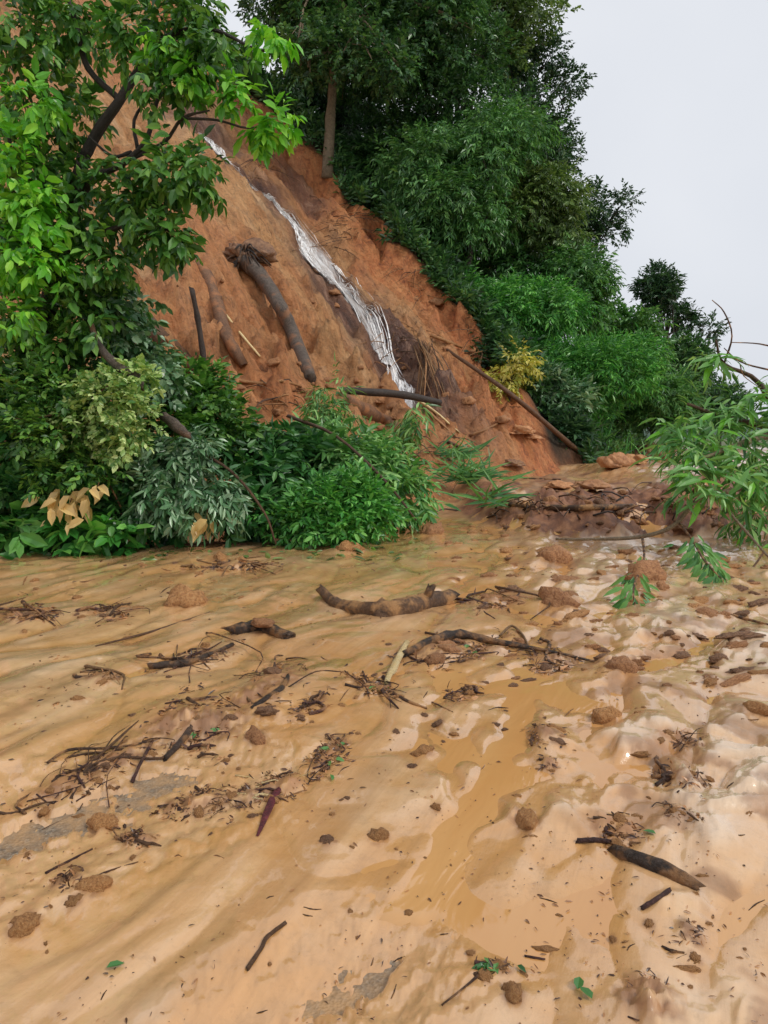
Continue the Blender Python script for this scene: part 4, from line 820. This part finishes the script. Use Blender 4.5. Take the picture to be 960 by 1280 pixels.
def twiggy(label, px, py, dirs, ntw, nfib, ncl, sx, sy, ang, name="debris_clump", lenp=(20, 60), mats=('twig', 'purple_root', 'brown_bark'), leafy=0, cp=CL, crange=(4, 10)):
    """a raft of roots, shreds and soil that came down as one piece"""
    r = root(name, hit(px, py), label, "debris"); ca, sa = math.cos(ang), math.sin(ang)
    for f_ in np.linspace(-.8, .8, 5): h_ = hit(px+f_*sx*ca, py+f_*sx*sa); CLUMP.append((h_[0], h_[1], pxm(max(sy, 9), h_)))
    def pt():
        a_, b_ = rng.normal(0, sx*.5), rng.normal(0, sy*.5); return px+a_*ca-b_*sa, py+a_*sa+b_*ca
    for j in range(int(ntw*1.4)):
        x_, y_ = pt(); an = ang+rng.normal(0, .5); l_ = rng.uniform(*lenp)*.5
        h0, h1 = hit(x_-l_*math.cos(an), y_-l_*math.sin(an)), hit(x_+l_*math.cos(an), y_+l_*math.sin(an)); q = .7+2.2*rng.random()**2
        wv = np.linalg.norm(h1-h0)*.13; h3 = h0+(h1-h0)*.33+rng.normal(0, wv, 3)*np.array([1, 1, .2])+np.array([0, 0, pxm(rng.uniform(0, 4), h0)]); h4 = h0+(h1-h0)*.7+rng.normal(0, wv, 3)*np.array([1, 1, .2])+np.array([0, 0, pxm(rng.uniform(0, 5), h0)])
        V, F = tube([h0+np.array([0, 0, .006]), h3, h4, h1+np.array([0, 0, .004])], [pxm(q, h0), pxm(q*.8, h0), pxm(q*.65, h0), pxm(q*.3, h0)], 10, 5, .1); part("twig", V, F, mats[j % len(mats)], r)
    for j in range(ncl):
        x_, y_ = pt(); put_clod(x_, y_, rng.uniform(*crange), cp if rng.random() < .6 else CLD, r, "soil_lump")
    nfib = int(nfib*3.2); P = np.array([hit(*pt()) for _ in range(max(8, nfib//6))]); P = np.repeat(P, 6, 0)+rng.normal(0, pxm(3.5, P[0]), (len(P)*6, 3))*np.array([1, 1, .3]); P[:, 2] = np.maximum(P[:, 2], ground(P[:, 0], P[:, 1]))
    D = rng.normal(0, 1, P.shape); D[:, 2] = np.abs(D[:, 2])*.25; V, F = leaves(P, D, rand_dir(len(P))*.7+np.array([0, 0, 1]), pxm(1, P[0])*rng.uniform(3, 13, len(P)), pxm(1, P[0])*rng.uniform(1.0, 3.4, len(P)), 'blade', .2, .3)
    part("shreds", V, F, 'leaf_brown', r, False, 'stuff')
    if leafy:
        P = np.array([hit(*pt()) for _ in range(leafy)])+np.array([0, 0, .01]); D = rng.normal(0, 1, P.shape); D[:, 2] = .3; V, F = leaves(P, D, rand_dir(leafy)*.5+np.array([0, 0, 1]), pxm(14, P[0]), pxm(6, P[0]), 'round', .2, .3); part("green_shreds", V, F, 'leaf_deep', r, False, 'stuff')
    return r
R_ = math.radians
twiggy("raft of brown sticks just above the asphalt strip", 120, 965, None, 24, 110, 7, 75, 18, R_(-26), lenp=(40, 120))
twiggy("rounded root clump with a black stick across it", 245, 905, None, 14, 260, 9, 42, 32, 0, leafy=6)
twiggy("clump of clods, straw and a black stick in the road's middle left", 335, 862, None, 12, 90, 12, 42, 26, R_(-30), mats=('twig', 'dead_straw', 'brown_bark'), crange=(6, 15))
twiggy("string of brown sticks trailing left from the dark bark trough", 248, 822, None, 10, 60, 3, 55, 8, R_(-14), lenp=(30, 80))
twiggy("lower end of the long root string, with orange clods", 250, 1005, None, 10, 160, 9, 42, 14, R_(-5))
twiggy("middle of the long root string, where the red root hangs out", 335, 990, None, 14, 200, 7, 46, 16, R_(-20), mats=('purple_root', 'fresh_wood', 'twig'))
twiggy("leafy upper end of the long root string", 412, 945, None, 6, 260, 2, 26, 14, R_(-50), leafy=8, mats=('purple_root', 'twig'))
twiggy("debris packed under the black branch beside the yellow wood", 570, 815, None, 14, 170, 8, 62, 14, R_(-6), leafy=4, cp=CLR, crange=(6, 15))
twiggy("shaggy clump at the right end of the black branch", 690, 825, None, 6, 120, 4, 22, 14, R_(10))
twiggy("small twig clump below the yellow split wood", 462, 858, None, 7, 60, 4, 32, 10, R_(15), leafy=3)
twiggy("star-shaped twig scrap below the black branch", 580, 868, None, 8, 40, 2, 18, 6, R_(-10), lenp=(12, 26))
twiggy("shredded dark clump beside the channel in the pale mud", 680, 918, None, 5, 110, 4, 16, 12, 0, lenp=(12, 26), crange=(6, 12))
twiggy("tiny dark clump just below the shredded one", 684, 955, None, 3, 40, 1, 7, 7, 0, lenp=(8, 16), crange=(4, 6))
twiggy("root clump at the upper end of the short dark log", 772, 1040, None, 9, 170, 3, 26, 14, R_(8), lenp=(14, 40))
twiggy("curl of shredded root and leaf at the left, under the root string", 172, 1050, None, 5, 60, 3, 18, 9, R_(10), lenp=(14, 36))
twiggy("small scrap of brown shreds at the left beside thin twigs", 85, 1100, None, 4, 40, 2, 18, 8, R_(-20), lenp=(14, 30))
twiggy("green leaf scraps with a twig near the bottom of the road", 618, 1210, None, 5, 40, 2, 18, 9, 0, leafy=9, lenp=(14, 40))
twiggy("fibrous brown wisp at the bottom right", 808, 1250, None, 8, 90, 2, 14, 26, R_(5), lenp=(16, 44))
twiggy("little upright twig scrap on the right, low in the photo", 862, 1168, None, 6, 30, 1, 8, 12, R_(60), lenp=(14, 34))
twiggy("scrap with a curled twig on the pale mud, right of the dark stone", 848, 1016, None, 5, 30, 2, 16, 5, R_(25), lenp=(16, 34))
twiggy("scrap of clods and twigs behind, at the left edge", 35, 768, None, 6, 90, 6, 38, 8, 0, leafy=0)
twiggy("scrap of clods and red shreds left of the biggest clod", 140, 765, None, 5, 80, 5, 28, 8, 0)
twiggy("line of straw and soil below the silvery shrub", 300, 708, None, 8, 70, 4, 44, 5, R_(-3), mats=('dead_straw', 'twig'))
twiggy("scrap with one pale straw, between the biggest clod and the stick raft", 128, 848, None, 4, 40, 4, 20, 7, 0, mats=('dead_straw', 'twig'))
twiggy("hooked string of dark shreds right of the root clump", 385, 885, None, 5, 60, 1, 24, 8, R_(-40), lenp=(12, 34))
twiggy("pile of bark and clods behind the muddy log's right end", 615, 752, None, 6, 70, 6, 30, 10, R_(-6), cp=CLR, crange=(6, 14))
twiggy("long scrap of churned soil on the far right of the pale mud", 845, 970, None, 5, 50, 6, 36, 8, R_(12), crange=(4, 9))
twiggy("churned brown scrap above the dark stone", 850, 925, None, 4, 40, 4, 26, 5, R_(10), crange=(4, 9))
# single sticks and wood
stick("black_stick", "black curved stick lying on the rounded root clump", [(207, 951), (228, 930), (243, 908), (255, 896)], [3.2, 4, 4, 3], 'black_bark', lift=1.5)
stick("black_stick", "black stick under the middle-left clump of clods", [(315, 888), (335, 876), (352, 864), (360, 848)], [3, 4, 4, 2.5], 'black_bark', lift=1.3)
stick("dark_stick", "dark thick-ended stick trailing left from the bark trough", [(188, 836), (225, 833), (250, 825), (290, 808)], [4, 4.5, 3, 2.5], 'black_bark', lift=1)
stick("bark_trough", "dark curved piece of bark holding a clod", [(294, 792), (315, 788), (335, 790), (360, 797)], [11, 13, 12, 8], 'black_bark', 'bark', .5, .1, 1, 10, flat=.7)
tag(put_clod(326, 793, 11, CLR, sink=-1.0), "orange clod sitting in the dark bark trough", "clod", "clods on the road mud")
stick("black_branch", "black bent branch on debris, right of the yellow split wood", [(505, 822), (540, 808), (575, 800), (615, 806), (680, 816), (742, 828)], [4, 6, 6, 4, 2.5, 1.2], 'black_bark', 'branch', 1.6)
stick("yellow_wood", "yellow freshly split piece of wood lying across the black branch's end", [(484, 856), (496, 832), (509, 806)], [4, 5, 3.5], 'fresh_wood', 'wood', 1.6, .1, 1.5, 6, flat=.5)
stick("pale_twig", "pale arched twig over the black branch", [(625, 798), (640, 786), (655, 800), (663, 820)], [1.5, 1.6, 1.5, 1.2], 'dead_straw', 'twig', 3)
stick("red_root", "dark red root hanging out of the long root string", [(322, 1046), (333, 1022), (345, 996), (362, 978)], [1.5, 4.5, 4.5, 2.5], 'red_root', 'root', 1.2, .05, 0, flat=.5)
stick("long_twig", "long straight twig below the biggest round clod", [(120, 808), (190, 790), (262, 766)], [1.0, 1.6, 1.0], 'brown_bark', 'twig', .8)
stick("wire_twig", "thin looping twig in the middle of the road", [(360, 862), (395, 852), (430, 852)], [.9, .9, .7], 'twig', 'twig', 4, dz=[0, .05, .05])
stick("wire_twig", "thin curved twig arching above the stick raft", [(60, 958), (85, 943), (130, 940), (170, 934), (200, 925)], [1.4, 1.6, 1.5, 1.2, .8], 'twig', 'twig', 4)
stick("wire_twig", "thin hooked twig at the left, below the asphalt strip", [(58, 1092), (85, 1078), (115, 1062)], [1.4, 1.4, 1], 'purple_root', 'twig', 1)
stick("wire_twig", "second thin twig at the left, just below the hooked one", [(95, 1112), (130, 1092), (172, 1078)], [1.2, 1.1, .7], 'twig', 'twig', 1)
stick("short_log", "short dark log on the pale mud at the right", [(770, 1066), (800, 1078), (835, 1092), (872, 1111)], [7, 8, 9, 6], 'black_bark', 'log', .6, .06, 1, 10)
stick("short_stick", "purple-brown stick just below the short dark log", [(803, 1137), (818, 1128), (836, 1115)], [2.4, 2.6, 2.4], 'purple_root', lift=1)
stick("short_stick", "purple-brown stick left of the root clump by the short log", [(722, 1053), (742, 1052), (764, 1054)], [2.8, 2.8, 2.4], 'purple_root', lift=1)
stick("short_stick", "tiny straight stick near the bottom, left of centre of the right half", [(657, 1196), (668, 1198), (680, 1200)], [1.2, 1.3, 1.2], 'purple_root', lift=1)
stick("short_stick", "small dark stick on the mud at the lower right", [(828, 1184), (840, 1190), (854, 1192)], [1.2, 1.8, 1.2], 'twig', lift=1)
for j in range(70):
    px, py = rng.uniform(610, 910), rng.uniform(608, 668)
    tag(put_clod(px, py, 3+6*rng.random()**2, CLD if j % 3 else CLR, name="earth_clump", sq=rng.uniform(.7, 1.0)), "dark soil lump, one of many heaped on the mud bank", "clod", "soil lumps heaped on the mud bank")
stick("bare_twig", "thin twig running down-left from the green leaf scraps", [(553, 1257), (580, 1236), (606, 1214)], [.9, 1.2, 1.6], 'twig', 'twig', 1.5)
stick("broken_sprig", "broken knobbly sprig alone on the smooth mud", [(310, 1212), (326, 1188), (335, 1172), (357, 1155)], [2.6, 2.2, 2.6, 2.0], 'brown_bark', 'twig', 1)
stick("dark_twig", "dark twig at the right edge behind the pale mud", [(885, 765), (920, 772), (965, 783)], [1.6, 1.8, 1.2], 'twig', 'twig', 1)
stick("dark_twig", "dark bent twig behind the silvery shrub's foot, on the mud edge", [(218, 684), (260, 680), (308, 681)], [1.6, 2, 1.4], 'brown_bark', 'twig', 1)
stick("dark_twig", "thin branched twig below the pale straw scraps of the black branch", [(492, 868), (510, 878), (533, 886)], [2, 2, 1.2], 'twig', 'twig', 1)
stick("dark_twig", "short dark twig in the channel head", [(540, 878), (552, 884), (563, 889)], [.8, 1, .8], 'twig', 'twig', 1)
for (px, py, a_, lab) in [(133, 1213, .4, "tiny green leaf lying alone at the lower left"), (722, 1240, 1.2, "small green leaf lying alone near the bottom"), (740, 1252, 2.0, "smaller green leaf beside the lone one near the bottom"), (820, 1045, 2.6, "tiny green leaf right of the root clump by the short log")]:
    h = hit(px, py); V, F = leaves(h[None]+np.array([0, 0, .008]), np.array([[math.cos(a_), math.sin(a_), .15]]), np.array([[.1, .1, 1.]]), .05, .03, 'round', .2, .15); single("green_leaf", V, F, 'leaf_deep', lab, "leaf", None, False)
for j in range(44):     # bits of twig strewn about
    z_ = zones[rng.integers(0, len(zones))]; px, py = rng.uniform(z_[0], z_[1]), rng.uniform(z_[2], z_[3]); an = rng.normal(-.3, .6); l_ = rng.uniform(4, 13)
    stick("twig_bit", "tiny dark bit of twig, one of many strewn over the road mud", [(px-l_*math.cos(an), py-l_*math.sin(an)), (px+rng.normal(0, 1), py+rng.normal(0, 1)), (px+l_*math.cos(an), py+l_*math.sin(an)*.8)], [.5, .9, .4], ['twig', 'brown_bark', 'tan_root'][j % 3], 'twig', .6, .1, 0, 4, "twig bits strewn over the road mud")

# the mud laps round everything lying in it
gm = bpy.data.objects['ground'].data; nv = len(gm.vertices); co = np.empty(nv*3, np.float32); gm.vertices.foreach_get("co", co); co = co.reshape(-1, 3)
for x_, y_, r_ in COLLAR:
    if y_ > 16: continue
    k_ = np.where((np.abs(co[:, 0]-x_) < 4*r_) & (np.abs(co[:, 1]-y_) < 4*r_))[0]
    d_ = np.hypot(co[k_, 0]-x_, co[k_, 1]-y_)/(1.5*r_); co[k_, 2] += (.22*r_*np.exp(-d_*d_)*(1+.5*pn(co[k_, 0]*9, co[k_, 1]*9, 120))).astype(np.float32)
ch = np.empty(nv, np.float32); gm.attributes['churn'].data.foreach_get("value", ch); ch0 = ch.copy()
for x_, y_, r_ in CLUMP + [(a_, b_, c_*1.0) for a_, b_, c_ in COLLAR if b_ < 16]:
    k_ = np.where((np.abs(co[:, 0]-x_) < 4*r_) & (np.abs(co[:, 1]-y_) < 4*r_))[0]
    d_ = np.hypot(co[k_, 0]-x_, (co[k_, 1]-y_)*.7)/(1.25*r_); n_ = fbm(co[k_, 0]*14, co[k_, 1]*14, 3, 121)
    ch[k_] = np.maximum(ch[k_], .75*ss(1.1, .4, d_+.5*n_)*ss(-.5, .3, n_+.25))
for x_, y_, r_ in CLUMP:
    k_ = np.where((np.abs(co[:, 0]-x_) < 3*r_) & (np.abs(co[:, 1]-y_) < 3*r_))[0]
    d_ = np.hypot(co[k_, 0]-x_, co[k_, 1]-y_)/r_; co[k_, 2] += (np.minimum(.12*r_, .008)*np.exp(-d_*d_)*(1+1.2*fbm(co[k_, 0]*20, co[k_, 1]*20, 3, 122))).astype(np.float32)
gm.attributes['churn'].data.foreach_set("value", ch)
gm.vertices.foreach_set("co", co.ravel()); gm.update()

# fine litter washed along the flow: shreds, bark crumbs and grit too small to pick apart
n = 3600; gx, gy = rng.uniform(-20, 980, n), 684+596*rng.random(n)**1.5; Q = np.array([hit(a_, b_) for a_, b_ in zip(gx, gy)])
aa = Q[:, 0]*FL[0]+Q[:, 1]*FL[1]; cc = Q[:, 0]*FC[0]+Q[:, 1]*FC[1]; kp = fbm(aa*.7, cc*2.2, 3, 140)+.25*rng.normal(0, 1, n) > .18; Q = Q[kp]; n = len(Q); dq = np.linalg.norm(Q-CP, axis=1)/FPX
D = rng.normal(0, 1, (n, 3)); D[:, 2] = np.abs(D[:, 2])*.15; lq = dq*(1.5+8*rng.random(n)**2.5)
V, F = leaves(Q+np.array([0, 0, .003]), D, rng.normal(0, .4, (n, 3))+np.array([0, 0, 1]), lq, np.minimum(lq*.6, dq*rng.uniform(.8, 2.6, n)), 'blade', .3, .2)
o = link("litter", mk("litter", V, F, 'leaf_brown', False)); o['kind'] = 'stuff'; o['label'] = 'fine brown shreds and grit washed over the road mud'; o['category'] = 'litter'
